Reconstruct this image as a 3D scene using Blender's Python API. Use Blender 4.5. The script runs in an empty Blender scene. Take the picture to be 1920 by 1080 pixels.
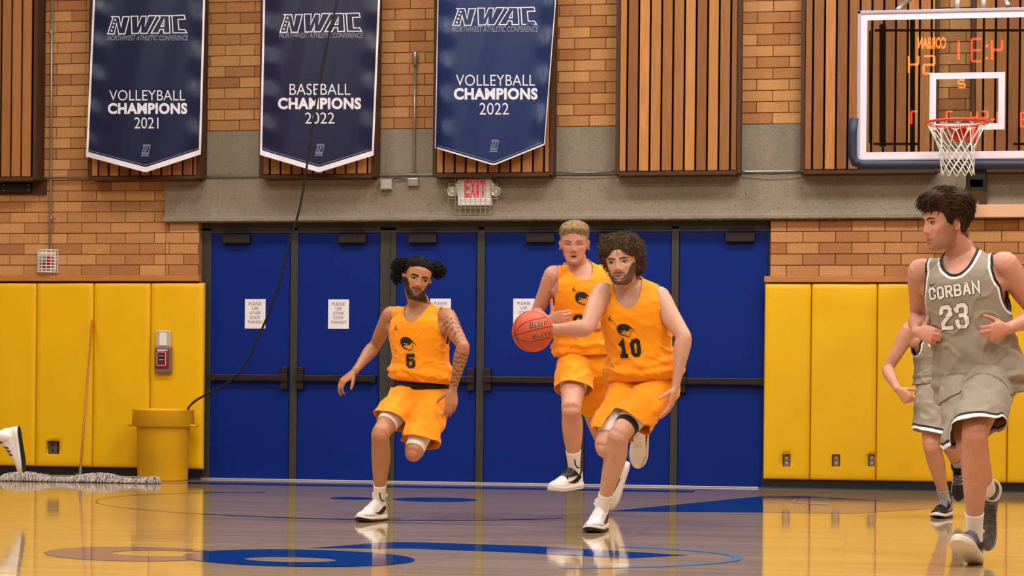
import bpy, bmesh, math, random
import numpy as np
from mathutils import Vector, Matrix, Quaternion, noise as mnoise
from mathutils.bvhtree import BVHTree

# ------------------------------------------------------------------ scene, camera, world, lights, exposure
scene = bpy.context.scene
COL = scene.collection
FPX = 3860.0                      # focal length in pixels of the 1920 px wide frame
CAM_H = 0.77                      # the photographer sits on the floor
PSI = math.radians(9.64)          # camera turned a little to the left of the wall's normal
RHO = 0.0098                      # slight roll
HORIZON = 752.0
D_WALL = 19.0
FW = Vector((-math.sin(PSI), math.cos(PSI), 0.0))
RT = Vector((math.cos(PSI), math.sin(PSI), 0.0))
UP = Vector((0, 0, 1))
CAM = -D_WALL * FW
CAM.z = CAM_H
CR = math.cos(RHO) * RT + math.sin(RHO) * UP
CU = -math.sin(RHO) * RT + math.cos(RHO) * UP

cam_data = bpy.data.cameras.new('camera')
cam = bpy.data.objects.new('camera', cam_data)
COL.objects.link(cam)
cam_data.sensor_fit = 'HORIZONTAL'
cam_data.sensor_width = 36.0
cam_data.lens = 36.0 * FPX / 1920.0
cam_data.shift_x = 0.0
cam_data.shift_y = (HORIZON - 540.0) / 1920.0
cam_data.clip_end = 200
m = Matrix.Identity(4)
for r in range(3):
    m[r][0], m[r][1], m[r][2], m[r][3] = CR[r], CU[r], -FW[r], CAM[r]
cam.matrix_world = m
scene.camera = cam

world = bpy.data.worlds.new('gym_ambient')
scene.world = world
world.use_nodes = True
world.node_tree.nodes['Background'].inputs[0].default_value = (1.0, 0.95, 0.88, 1)
world.node_tree.nodes['Background'].inputs[1].default_value = 0.16

def area_light(name, loc, size, size_y, power, color, rot=(0, 0, 0)):
    d = bpy.data.lights.new(name, 'AREA')
    d.shape = 'RECTANGLE'
    d.size, d.size_y, d.energy, d.color = size, size_y, power, color
    o = bpy.data.objects.new(name, d)
    o.location = loc
    o.rotation_euler = rot
    COL.objects.link(o)
    return o

# rows of fixtures under the gym ceiling, the ones over the right half of the court get more power
for i, (lx, ly, pw) in enumerate([(-6.5, -5.0, 330), (-1.5, -4.6, 520), (3.6, -4.6, 760), (8.0, -5.0, 760),
                                  (-5.5, -11.0, 420), (0.0, -11.0, 680), (5.5, -11.0, 820),
                                  (-5.5, -17.0, 420), (0.0, -17.0, 680), (5.5, -17.0, 760)]):
    area_light('ceiling_fixture', (lx, ly, 8.2), 2.4, 1.2, pw, (1.0, 0.95, 0.88))

scene.view_settings.view_transform = 'Standard'
scene.view_settings.look = 'None'
scene.view_settings.gamma = 1.0
scene.view_settings.use_curve_mapping = False
scene.view_settings.exposure = -1.08

# ------------------------------------------------------------------ projection helpers
CP, SP = math.cos(RHO), math.sin(RHO)
def ray(px, py):
    qx, qy = px - 960.0, py - HORIZON
    return FW + CR * (qx / FPX) - CU * (qy / FPX)
def P(px, py, d):
    return CAM + ray(px, py) * d
def Wp(px, py, y=0.0):
    r = ray(px, py)
    return CAM + r * ((y - CAM.y) / r.y)
def G(px, py, z=0.0):
    r = ray(px, py)
    return CAM + r * ((z - CAM.z) / r.z)
def cv(r, u, a):
    return RT * r + UP * u + FW * a
def reach(A, px, py, L, sign):
    """Point on the pixel's ray at distance L from A (sign -1: nearer the camera)."""
    d = ray(px, py).normalized()
    w = CAM - A
    b = w.dot(d)
    c = w.dot(w) - L * L
    disc = b * b - c
    t = -b + (sign * math.sqrt(disc) if disc > 0 else 0.0)
    q = CAM + d * t
    if disc <= 0:
        q = A + (q - A).normalized() * L
    return q

# ------------------------------------------------------------------ materials
def lin(c):
    return tuple(((v / 255.0) / 12.92 if v / 255.0 <= 0.04045 else ((v / 255.0 + 0.055) / 1.055) ** 2.4) for v in c)
MATS = {}
def mat(name, rgb=(128, 128, 128), rough=0.6, metal=0.0, spec=0.5, var=0.0, vscale=8.0, bump=0.0, bscale=60.0, stretch=(1, 1, 1),
        objvar=0.0, rgb2=None, attr=None, coat=0.0, sss=0.0, emit=0.0, alpha=1.0, sheen=0.0):
    if name in MATS:
        return MATS[name]
    m = bpy.data.materials.new(name)
    m.use_nodes = True
    nt = m.node_tree
    b = nt.nodes['Principled BSDF']
    col = lin(rgb) + (1,)
    b.inputs['Base Color'].default_value = col
    b.inputs['Roughness'].default_value = rough
    b.inputs['Metallic'].default_value = metal
    b.inputs['Specular IOR Level'].default_value = spec
    b.inputs['Coat Weight'].default_value = coat
    b.inputs['Sheen Weight'].default_value = sheen
    if sss:
        b.inputs['Subsurface Weight'].default_value = sss
        b.inputs['Subsurface Radius'].default_value = (0.012, 0.005, 0.003)
        b.inputs['Subsurface Scale'].default_value = 1.0
    if emit:
        b.inputs['Emission Color'].default_value = col
        b.inputs['Emission Strength'].default_value = emit
    b.inputs['Alpha'].default_value = alpha
    tc = nt.nodes.new('ShaderNodeTexCoord')
    mp = nt.nodes.new('ShaderNodeMapping')
    mp.inputs['Scale'].default_value = stretch
    nt.links.new(tc.outputs['Object'], mp.inputs['Vector'])
    src = None
    if attr:
        at = nt.nodes.new('ShaderNodeAttribute')
        at.attribute_name = attr
        src = at.outputs['Color']
    if objvar and rgb2:
        oi = nt.nodes.new('ShaderNodeObjectInfo')
        mx = nt.nodes.new('ShaderNodeMix')
        mx.data_type = 'RGBA'
        mx.inputs['A'].default_value = col
        mx.inputs['B'].default_value = lin(rgb2) + (1,)
        nt.links.new(oi.outputs['Random'], mx.inputs['Factor'])
        src = mx.outputs['Result']
        # move the texture about from piece to piece
        ad = nt.nodes.new('ShaderNodeVectorMath')
        ad.operation = 'ADD'
        sc = nt.nodes.new('ShaderNodeMath')
        sc.operation = 'MULTIPLY'
        sc.inputs[1].default_value = 37.0
        nt.links.new(oi.outputs['Random'], sc.inputs[0])
        nt.links.new(tc.outputs['Object'], ad.inputs[0])
        nt.links.new(sc.outputs[0], ad.inputs[1])
        nt.links.new(ad.outputs[0], mp.inputs['Vector'])
    if var:
        nz = nt.nodes.new('ShaderNodeTexNoise')
        nz.inputs['Scale'].default_value = vscale
        nz.inputs['Detail'].default_value = 5
        nt.links.new(mp.outputs['Vector'], nz.inputs['Vector'])
        mr = nt.nodes.new('ShaderNodeMapRange')
        mr.inputs['From Min'].default_value = 0.3
        mr.inputs['From Max'].default_value = 0.7
        mr.inputs['To Min'].default_value = 1.0 - var
        mr.inputs['To Max'].default_value = 1.0 + var
        nt.links.new(nz.outputs['Fac'], mr.inputs['Value'])
        mul = nt.nodes.new('ShaderNodeMix')
        mul.data_type = 'RGBA'
        mul.blend_type = 'MULTIPLY'
        mul.inputs['Factor'].default_value = 1.0
        mul.inputs['A'].default_value = col
        if src is not None:
            nt.links.new(src, mul.inputs['A'])
        nt.links.new(mr.outputs['Result'], mul.inputs['B'])
        src = mul.outputs['Result']
    if src is not None:
        nt.links.new(src, b.inputs['Base Color'])
    if bump:
        nz = nt.nodes.new('ShaderNodeTexNoise')
        nz.inputs['Scale'].default_value = bscale
        nz.inputs['Detail'].default_value = 4
        nt.links.new(mp.outputs['Vector'], nz.inputs['Vector'])
        bp = nt.nodes.new('ShaderNodeBump')
        bp.inputs['Strength'].default_value = 1.0
        bp.inputs['Distance'].default_value = bump
        nt.links.new(nz.outputs['Fac'], bp.inputs['Height'])
        nt.links.new(bp.outputs['Normal'], b.inputs['Normal'])
    MATS[name] = m
    return m

# ------------------------------------------------------------------ object helpers
def mesh_obj(name, verts, faces, material=None, parent=None, smooth=False, kind=None):
    me = bpy.data.meshes.new(name)
    me.from_pydata([tuple(v) for v in verts], [], [tuple(f) for f in faces])
    if smooth:
        me.polygons.foreach_set('use_smooth', [True] * len(me.polygons))
    if material is not None:
        me.materials.append(material)
    me.update()
    o = bpy.data.objects.new(name, me)
    COL.objects.link(o)
    if parent is not None:
        o.parent = parent
    if kind:
        o['kind'] = kind
    return o
def empty(name, label=None, cat=None, group=None, loc=(0, 0, 0)):
    o = bpy.data.objects.new(name, None)
    o.empty_display_size = 0.1
    COL.objects.link(o)
    o.location = loc
    tag(o, label, cat, group)
    return o
def tag(o, label=None, cat=None, group=None, kind=None):
    if label: o['label'] = label
    if cat: o['category'] = cat
    if group: o['group'] = group
    if kind: o['kind'] = kind
    return o
def link_copy(src, parent, loc, scale=None, name=None):
    o = src.copy()
    if name: o.name = name
    COL.objects.link(o)
    o.parent = parent
    o.location = loc
    if scale: o.scale = scale
    return o

class MB:
    """Collects simple solids into one mesh."""
    def __init__(self):
        self.v, self.f = [], []
    def add(self, verts, faces):
        n = len(self.v)
        self.v += [tuple(x) for x in verts]
        self.f += [tuple(i + n for i in f) for f in faces]
        return self
    def box(self, a, b, bev=0.0):
        x0, y0, z0 = (min(a[i], b[i]) for i in range(3))
        x1, y1, z1 = (max(a[i], b[i]) for i in range(3))
        if bev <= 0:
            v = [(x0, y0, z0), (x1, y0, z0), (x1, y1, z0), (x0, y1, z0), (x0, y0, z1), (x1, y0, z1), (x1, y1, z1), (x0, y1, z1)]
            f = [(0, 3, 2, 1), (4, 5, 6, 7), (0, 1, 5, 4), (1, 2, 6, 5), (2, 3, 7, 6), (3, 0, 4, 7)]
            return self.add(v, f)
        bm = bmesh.new()
        bmesh.ops.create_cube(bm, size=1.0)
        for q in bm.verts:
            q.co = Vector(((x0 + x1) / 2 + q.co.x * (x1 - x0), (y0 + y1) / 2 + q.co.y * (y1 - y0), (z0 + z1) / 2 + q.co.z * (z1 - z0)))
        bmesh.ops.bevel(bm, geom=list(bm.edges), offset=bev, segments=2, affect='EDGES', profile=0.5)
        bm.verts.index_update()
        self.add([q.co[:] for q in bm.verts], [[q.index for q in f.verts] for f in bm.faces])
        bm.free()
        return self
    def tube(self, pts, rad, n=8, cap=True):
        v, f = tube(pts, rad, n, cap)
        return self.add(v, f)
    def lathe(self, prof, c=(0, 0, 0), n=24, axis='z'):
        v, f = [], []
        for (r, h) in prof:
            for k in range(n):
                a = 2 * math.pi * k / n
                q = (r * math.cos(a), r * math.sin(a), h)
                if axis == 'y': q = (q[0], q[2], q[1])
                v.append((c[0] + q[0], c[1] + q[1], c[2] + q[2]))
        for i in range(len(prof) - 1):
            for k in range(n):
                a, b = i * n + k, i * n + (k + 1) % n
                f.append((a, b, b + n, a + n))
        return self.add(v, f)
    def build(self, name, material, parent=None, smooth=False, kind=None):
        return mesh_obj(name, self.v, self.f, material, parent, smooth, kind)

def tube(pts, rad, n=8, cap=True, closed=False):
    pts = [Vector(p) for p in pts]
    m_ = len(pts)
    rads = rad if hasattr(rad, '__len__') else [rad] * m_
    v, f = [], []
    prev = None
    for i, p in enumerate(pts):
        if closed:
            t = (pts[(i + 1) % m_] - pts[i - 1]).normalized()
        else:
            t = (pts[min(i + 1, m_ - 1)] - pts[max(i - 1, 0)]).normalized()
        if prev is None:
            up = Vector((0, 0, 1)) if abs(t.z) < 0.9 else Vector((1, 0, 0))
            a = t.cross(up).normalized()
        else:
            a = (prev - t * prev.dot(t))
            a = a.normalized() if a.length > 1e-6 else t.orthogonal().normalized()
        prev = a
        b = t.cross(a)
        for k in range(n):
            ang = 2 * math.pi * k / n
            v.append(p + (a * math.cos(ang) + b * math.sin(ang)) * rads[i])
    last = m_ if closed else m_ - 1
    for i in range(last):
        for k in range(n):
            j = (i + 1) % m_
            f.append((i * n + k, i * n + (k + 1) % n, j * n + (k + 1) % n, j * n + k))
    if cap and not closed:
        f.append(tuple(range(n - 1, -1, -1)))
        f.append(tuple((m_ - 1) * n + k for k in range(n)))
    return v, f

# ------------------------------------------------------------------ lettering
_TXT = {}
def text_poly(s, offset=0.0, shear=0.0, spacing=1.0):
    """(verts 2d, faces) of a word, normalised to the unit square of its bounding box, and its aspect."""
    key = (s, offset, shear, spacing)
    if key not in _TXT:
        cu = bpy.data.curves.new('t', 'FONT')
        cu.body = s
        cu.offset = offset
        cu.shear = shear
        cu.space_character = spacing
        cu.resolution_u = 4
        o = bpy.data.objects.new('t', cu)
        COL.objects.link(o)
        dg = bpy.context.evaluated_depsgraph_get()
        me = o.evaluated_get(dg).to_mesh()
        V = [(q.co.x, q.co.y) for q in me.vertices]
        F = [tuple(p.vertices) for p in me.polygons]
        o.evaluated_get(dg).to_mesh_clear()
        bpy.data.objects.remove(o)
        bpy.data.curves.remove(cu)
        xs, ys = [q[0] for q in V], [q[1] for q in V]
        x0, x1, y0, y1 = min(xs), max(xs), min(ys), max(ys)
        _TXT[key] = ([((x - x0) / (x1 - x0), (y - y0) / (y1 - y0)) for x, y in V], F, (x1 - x0) / (y1 - y0))
    return _TXT[key]
def rect_letters(mb, s, px0, py0, px1, py1, place, **kw):
    """Adds the word s, filling the pixel rectangle, through place(px, py) -> world point."""
    V, F, _ = text_poly(s, **kw)
    mb.add([place(px0 + (px1 - px0) * x, py1 + (py0 - py1) * y) for x, y in V], F)

def strokes(polys, w, closed=()):
    """Flat mitred strokes (2d) for block letters: list of polylines -> verts, faces."""
    V, F = [], []
    for pi, pl in enumerate(polys):
        pl = [Vector((a, b)) for a, b in pl]
        n = len(pl)
        cl = pi in closed
        L, R = [], []
        for i in range(n):
            p = pl[i]
            a = pl[(i - 1) % n] if (cl or i > 0) else None
            b = pl[(i + 1) % n] if (cl or i < n - 1) else None
            d1 = (p - a).normalized() if a is not None else None
            d2 = (b - p).normalized() if b is not None else None
            if d1 is None: d1 = d2
            if d2 is None: d2 = d1
            n1 = Vector((-d1.y, d1.x)); n2 = Vector((-d2.y, d2.x))
            mm = (n1 + n2)
            if mm.length < 1e-6: mm = n1
            mm.normalize()
            k = w / 2 / max(0.35, mm.dot(n1))
            q = p.copy()
            if a is None: q = p - d2 * w / 2
            if b is None: q = p + d1 * w / 2
            L.append(q + mm * k); R.append(q - mm * k)
        o = len(V)
        V += [tuple(x) for x in L] + [tuple(x) for x in R]
        for i in range(n if cl else n - 1):
            j = (i + 1) % n
            F.append((o + i, o + j, o + n + j, o + n + i))
    return V, F
# block letters on a 4 x 6 grid: (polylines, indices of the closed ones)
GLYPH = {
    '0': ([[(0, .9), (.9, 0), (3.1, 0), (4, .9), (4, 5.1), (3.1, 6), (.9, 6), (0, 5.1)]], (0,)),
    'O': ([[(0, .9), (.9, 0), (3.1, 0), (4, .9), (4, 5.1), (3.1, 6), (.9, 6), (0, 5.1)]], (0,)),
    '1': ([[(.6, 5.0), (2, 6), (2, 0)], [(.6, 0), (3.4, 0)]], ()),
    '2': ([[(0, 4.6), (0, 5.2), (.8, 6), (3.2, 6), (4, 5.2), (4, 3.9), (0.2, 1.4), (0.2, 0), (4, 0)]], ()),
    '3': ([[(0, 4.6), (0, 5.2), (.8, 6), (3.2, 6), (4, 5.2), (4, 3.7), (3.3, 3.1), (1.6, 3.1)], [(3.3, 3.1), (4, 2.4), (4, .8), (3.2, 0), (.8, 0), (0, .8), (0, 1.5)]], ()),
    '4': ([[(3, 0), (3, 6), (0, 2.2), (0, 1.6), (4, 1.6)]], ()),
    '5': ([[(3.8, 6), (0.3, 6), (0.2, 3.5), (3.2, 3.5), (4, 2.7), (4, .8), (3.2, 0), (.8, 0), (0, .8), (0, 1.5)]], ()),
    'C': ([[(4, 4.3), (4, 5.2), (3.2, 6), (.8, 6), (0, 5.2), (0, .8), (.8, 0), (3.2, 0), (4, .8), (4, 1.7)]], ()),
    'R': ([[(0, 0), (0, 6), (3.2, 6), (4, 5.2), (4, 3.7), (3.2, 2.9), (0, 2.9)], [(2, 2.9), (4, 0)]], ()),
    'B': ([[(0, 0), (0, 6), (3.1, 6), (3.8, 5.3), (3.8, 3.8), (3.1, 3.1), (0, 3.1)], [(3.1, 3.1), (4, 2.4), (4, .8), (3.2, 0), (0, 0)]], ()),
    'A': ([[(0, 0), (1.6, 6), (2.4, 6), (4, 0)], [(.7, 1.8), (3.3, 1.8)]], ()),
    'N': ([[(0, 0), (0, 6), (4, 0), (4, 6)]], ()),
}
def block_word(s, w, height, glyph_w=None, gap=None):
    """Flat block lettering: 2d verts/faces centred on x, bottom at 0. w = stroke in metres."""
    u = height / 6.0
    gw = glyph_w if glyph_w else 4 * u
    gp = gap if gap is not None else w * 1.5
    tot = len(s) * gw + (len(s) - 1) * gp
    V, F = [], []
    for i, ch in enumerate(s):
        pl, cl = GLYPH[ch]
        x0 = -tot / 2 + i * (gw + gp)
        pl = [[(x0 + a / 4 * gw, b * u) for a, b in q] for q in pl]
        v, f = strokes(pl, w, cl)
        o = len(V)
        V += v
        F += [tuple(k + o for k in q) for q in f]
    return V, F

# ------------------------------------------------------------------ vectorised value noise
def vnoise(p, seed=0):
    p = np.asarray(p, float)
    i = np.floor(p).astype(np.int64)
    f = p - i
    f = f * f * (3 - 2 * f)
    out = np.zeros(len(p))
    for dx in (0, 1):
        for dy in (0, 1):
            for dz in (0, 1):
                h = (i[:, 0] + dx) * 374761393 + (i[:, 1] + dy) * 668265263 + (i[:, 2] + dz) * 2147483647 + seed * 1274126177
                h = (h ^ (h >> 13)) * 1274126177
                h = (h ^ (h >> 16)) & 0xFFFF
                wx = f[:, 0] if dx else 1 - f[:, 0]
                wy = f[:, 1] if dy else 1 - f[:, 1]
                wz = f[:, 2] if dz else 1 - f[:, 2]
                out += wx * wy * wz * (h / 32767.5 - 1.0)
    return out
def fbm(p, octaves=3, seed=0):
    p = np.asarray(p, float)
    a, s, t = 1.0, 0.0, 0.0
    for k in range(octaves):
        s = s + a * vnoise(p * (2 ** k), seed + k)
        t += a
        a *= 0.5
    return s / t
def sstep(a, b, x):
    t = np.clip((np.asarray(x, float) - a) / (b - a), 0, 1)
    return t * t * (3 - 2 * t)

# ------------------------------------------------------------------ the setting: floor, end wall, doors, beam, pads
rnd = random.Random(7)
def X(px, py=500, y=0.0): return Wp(px, py, y).x
def Z(px, py, y=0.0): return Wp(px, py, y).z

M_BRICK = mat('brick', (200, 148, 94), 0.85, objvar=1, rgb2=(164, 110, 68), var=0.16, vscale=90, bump=0.0012, bscale=160, spec=0.25)
M_MORTAR = mat('mortar', (104, 68, 40), 0.95, spec=0.1)
M_FRAME = mat('dark_stained_wood', (74, 46, 26), 0.6, var=0.25, vscale=5, stretch=(20, 20, 1.2), spec=0.3)
M_SLAT = mat('cedar_slat', (190, 130, 70), 0.55, objvar=1, rgb2=(130, 82, 44), var=0.2, vscale=4, stretch=(28, 28, 1.0), bump=0.0006, bscale=40, spec=0.3)
M_VOID = mat('dark_backing', (14, 10, 8), 0.9, spec=0.05)
M_RAIL = mat('varnished_rail_wood', (188, 122, 62), 0.45, var=0.15, vscale=5, stretch=(1.5, 25, 25), spec=0.4)
M_PADY = mat('yellow_vinyl', (236, 184, 0), 0.42, var=0.03, vscale=3, bump=0.0006, bscale=300, spec=0.4)
M_RUBBER = mat('black_rubber', (16, 16, 16), 0.5)
M_DOORB = mat('blue_painted_door', (0, 36, 124), 0.5, var=0.05, vscale=30, bump=0.0005, bscale=120, spec=0.18)
M_DFRAME = mat('dark_bronze_frame', (52, 50, 45), 0.5, metal=0.0, var=0.12, vscale=30)
M_BRONZE = mat('bronze_hardware', (44, 33, 28), 0.4, metal=0.3)
M_STEEL = mat('galvanised_conduit', (170, 165, 158), 0.35, metal=0.7)
M_GREYBOX = mat('grey_painted_box', (176, 172, 170), 0.5)
M_WHITE = mat('white_paint', (232, 230, 228), 0.5)
M_BLACK = mat('black_paint', (18, 18, 20), 0.45)
M_PAPER = mat('white_paper', (236, 230, 236), 0.8)
M_INK = mat('grey_ink', (112, 112, 122), 0.8)

def concrete():
    m = mat('rough_concrete', (150, 140, 124), 0.95, spec=0.15, bump=0.004, bscale=60)
    nt = m.node_tree
    b = nt.nodes['Principled BSDF']
    tc = nt.nodes.new('ShaderNodeTexCoord')
    src = None
    for sc, lo, hi, dark in ((70, .26, .40, 0.42), (190, .30, .55, 0.66), (2.2, .3, .7, 0.86)):
        nz = nt.nodes.new('ShaderNodeTexNoise')
        nz.inputs['Scale'].default_value = sc
        nz.inputs['Detail'].default_value = 3
        nt.links.new(tc.outputs['Object'], nz.inputs['Vector'])
        mr = nt.nodes.new('ShaderNodeMapRange')
        mr.interpolation_type = 'SMOOTHSTEP'
        mr.inputs['From Min'].default_value = lo
        mr.inputs['From Max'].default_value = hi
        mr.inputs['To Min'].default_value = dark
        nt.links.new(nz.outputs['Fac'], mr.inputs['Value'])
        mx = nt.nodes.new('ShaderNodeMix')
        mx.data_type = 'RGBA'
        mx.blend_type = 'MULTIPLY'
        mx.inputs['Factor'].default_value = 1
        mx.inputs['A'].default_value = lin((152, 141, 124)) + (1,)
        if src: nt.links.new(src, mx.inputs['A'])
        nt.links.new(mr.outputs['Result'], mx.inputs['B'])
        src = mx.outputs['Result']
    nt.links.new(src, b.inputs['Base Color'])
    return m
M_CONC = concrete()

def floor_material(name, rgb, plank=True):
    m = mat(name, rgb, 0.055, spec=0.9)
    nt = m.node_tree
    b = nt.nodes['Principled BSDF']
    tc = nt.nodes.new('ShaderNodeTexCoord')
    if plank:
        br = nt.nodes.new('ShaderNodeTexBrick')
        br.offset = 0.37
        br.inputs['Scale'].default_value = 1.0
        br.inputs['Brick Width'].default_value = 1.9
        br.inputs['Row Height'].default_value = 0.057
        br.inputs['Mortar Size'].default_value = 0.0012
        br.inputs['Color1'].default_value = lin(rgb) + (1,)
        br.inputs['Color2'].default_value = lin(tuple(c * 0.88 for c in rgb)) + (1,)
        br.inputs['Mortar'].default_value = lin(tuple(c * 0.45 for c in rgb)) + (1,)
        nt.links.new(tc.outputs['Object'], br.inputs['Vector'])
        nt.links.new(br.outputs['Color'], b.inputs['Base Color'])
    # scuffs: thin streaks along the boards where the varnish is duller
    mp = nt.nodes.new('ShaderNodeMapping')
    mp.inputs['Scale'].default_value = (0.5, 9.0, 1)
    nz = nt.nodes.new('ShaderNodeTexNoise')
    nz.inputs['Scale'].default_value = 2.2
    nz.inputs['Detail'].default_value = 6
    nt.links.new(tc.outputs['Object'], mp.inputs['Vector'])
    nt.links.new(mp.outputs['Vector'], nz.inputs['Vector'])
    mr = nt.nodes.new('ShaderNodeMapRange')
    mr.inputs['From Min'].default_value = 0.45
    mr.inputs['From Max'].default_value = 0.75
    mr.inputs['To Min'].default_value = 0.045
    mr.inputs['To Max'].default_value = 0.11
    nt.links.new(nz.outputs['Fac'], mr.inputs['Value'])
    nt.links.new(mr.outputs['Result'], b.inputs['Roughness'])
    mp2 = nt.nodes.new('ShaderNodeMapping')
    mp2.inputs['Scale'].default_value = (2.0, 8.0, 1)
    n2 = nt.nodes.new('ShaderNodeTexNoise')
    n2.inputs['Scale'].default_value = 1.6
    n2.inputs['Detail'].default_value = 2
    nt.links.new(tc.outputs['Object'], mp2.inputs['Vector'])
    nt.links.new(mp2.outputs['Vector'], n2.inputs['Vector'])
    bp = nt.nodes.new('ShaderNodeBump')
    bp.inputs['Strength'].default_value = 1.0
    bp.inputs['Distance'].default_value = 0.00025
    nt.links.new(n2.outputs['Fac'], bp.inputs['Height'])
    nt.links.new(bp.outputs['Normal'], b.inputs['Normal'])
    return m
M_FLOOR = floor_material('maple_floor', (194, 164, 118))
M_FBLUE = floor_material('blue_floor_paint', (10, 62, 132), False)
M_FPALE = floor_material('pale_blue_floor_paint', (120, 160, 200), False)
M_FDARK = floor_material('dark_floor_line', (62, 44, 30), False)

XL, XR = -9.5, 9.0
floor = MB().box((XL, -34, -0.1), (XR, 0.35, 0.0)).build('floor', M_FLOOR, kind='structure')

# ---- brickwork
PITCH = 0.1015
BL = 0.291
JOINT = 0.0058
_bk = MB().box((0, -0.5, 0), (1, 0.5, 1)).build('brick_pattern', M_BRICK)
def brick_mesh():
    bm = bmesh.new()
    bmesh.ops.create_cube(bm, size=1.0)
    for q in bm.verts:
        q.co = Vector(((q.co.x + .5) * BL, q.co.y * 0.05, (q.co.z + .5) * PITCH))
    bmesh.ops.bevel(bm, geom=[e for e in bm.edges if all(q.co.y < 0 for q in e.verts)], offset=0.003, segments=1, affect='EDGES')
    me = bpy.data.meshes.new('brick')
    bm.to_mesh(me); bm.free()
    me.materials.append(M_BRICK)
    return me
bpy.data.objects.remove(_bk)
BRICK_ME = brick_mesh()
def brick_field(parent, x0, x1, z0, z1, y=0.0, phase=0.0, row0=0):
    nrow = int(round((z1 - z0) / PITCH))
    for r_ in range(nrow):
        zz = z0 + r_ * PITCH
        h = min(PITCH, z1 - zz) - JOINT
        x = x0 - BL + ((phase + 0.5 * ((r_ + row0) % 2)) % 1.0) * BL
        while x < x1:
            a, b = max(x, x0), min(x + BL - JOINT, x1)
            if b - a > 0.015 and h > 0.02:
                o = bpy.data.objects.new('brick', BRICK_ME)
                COL.objects.link(o)
                o.parent = parent
                o.location = (a, y + 0.025 - rnd.uniform(0, .0025), zz + JOINT / 2)
                o.scale = ((b - a) / BL, 1, h / PITCH)
            x += BL

Z_RAIL_L = Z(200, 517)
Z_RAIL_R = Z(1600, 518.5)
Z_BEAM_T = Z(1100, 328)
Z_BEAM_B = Z(900, 414.5)
Z_PIER = Z(1100, 237)
Z_TOP = Z_PIER + PITCH * 17
X_JL = X(372, 600)
X_JR = X(1443.5, 600)
X_BEAM = X(311, 380)

wl = MB().box((XL, 0.008, 0), (X_JL, 0.30, Z_TOP)).build('wall_left', M_MORTAR, kind='structure')
wr = MB().box((X_JR, 0.008, 0), (XR, 0.30, Z_BEAM_B)).build('wall_right', M_MORTAR, kind='structure')
wt = MB().box((X_JL, 0.008, Z_BEAM_B), (XR, 0.30, Z_TOP)).build('wall_back', M_MORTAR, kind='structure')
n_left_rows = int(math.ceil((Z_BEAM_T - Z_RAIL_L) / PITCH))
xleft0 = X(-290)
brick_field(wl, xleft0, X_BEAM, Z_RAIL_L, Z_RAIL_L + n_left_rows * PITCH, phase=0.34)
brick_field(wl, X_BEAM + 0.004, X_JL, Z_RAIL_L, Z_BEAM_B, phase=(0.34 - (X_BEAM + .004 - xleft0) / BL) % 1.0)
brick_field(wl, X(70), X(172), Z_RAIL_L + n_left_rows * PITCH, Z_TOP, phase=0.62, row0=1)
brick_field(wr, X_JR, X(2400), Z_RAIL_R, Z_BEAM_B, phase=0.0, row0=1)
PIERS = [(374, 493), (700, 818), (1030, 1160), (1380, 1506), (1752, 1830), (2066, 2170)]
for i, (a, b) in enumerate(PIERS):
    brick_field(wt, X(a, 150), X(b, 150), Z_PIER, Z_TOP, phase=(0.37, 0.2, 0.3, 0.65, 0.45, .3)[i], row0=i % 2)

# ---- concrete beam with its lower lip, and the concrete blocks at the feet of the brick piers
def sheet(name, x0, x1, prof, material, parent=None, kind=None, step=0.05, amp=0.0):
    n = max(2, int((x1 - x0) / step))
    V, F = [], []
    rr = random.Random(3)
    k = len(prof)
    for i in range(n + 1):
        x = x0 + (x1 - x0) * i / n
        for (y, z) in prof:
            V.append((x, y + rr.uniform(-amp, amp), z + rr.uniform(-amp, amp)))
    for i in range(n):
        for j in range(k):
            a, b = i * k + j, i * k + (j + 1) % k
            F.append((a, a + k, b + k, b))
    F.append(tuple(range(k)))
    F.append(tuple(n * k + j for j in range(k - 1, -1, -1)))
    return mesh_obj(name, V, F, material, parent, False, kind)
zl = Z(900, 403, -0.03)
sheet('trim_1', X_BEAM, XR, [(0.02, Z_BEAM_T), (0.02, Z_BEAM_B), (-0.055, Z_BEAM_B), (-0.07, Z_BEAM_B + 0.008), (-0.07, Z_BEAM_B + .035), (-0.04, zl), (-0.035, zl + 0.03), (-0.035, Z_BEAM_T - .01), (-0.02, Z_BEAM_T)],
      M_CONC, kind='structure', step=0.03, amp=0.0022)
for i, (a, b) in enumerate(PIERS):
    MB().box((X(a, 290), -0.012, Z_BEAM_T - 0.005), (X(b, 290), 0.01, Z_PIER - 0.004), 0.004).build('trim_%d' % (i + 2 if i < 5 else 12), M_CONC, kind='structure')

# ---- wooden rails on top of the pads
for nm, xa, xb, zr, pxm in (('trim_7', XL, X(378), Z_RAIL_L, 200), ('trim_8', X(1434), XR, Z_RAIL_R, 1600)):
    sheet(nm, xa, xb, [(0.008, zr - 0.055), (-0.062, zr - 0.055), (-0.066, zr - 0.05), (-0.066, zr - 0.006), (-0.06, zr), (0.008, zr)], M_RAIL, kind='structure', step=1.0)
for nm, xa, xb in (('baseboard_left', XL, X(380)), ('baseboard_right', X(1432), XR)):
    sheet(nm, xa, xb, [(0.008, 0.0), (-0.022, 0.0), (-0.018, 0.012), (-0.012, 0.018), (-0.012, 0.16), (0.008, 0.16)], M_RUBBER, kind='structure', step=1.0)

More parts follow.
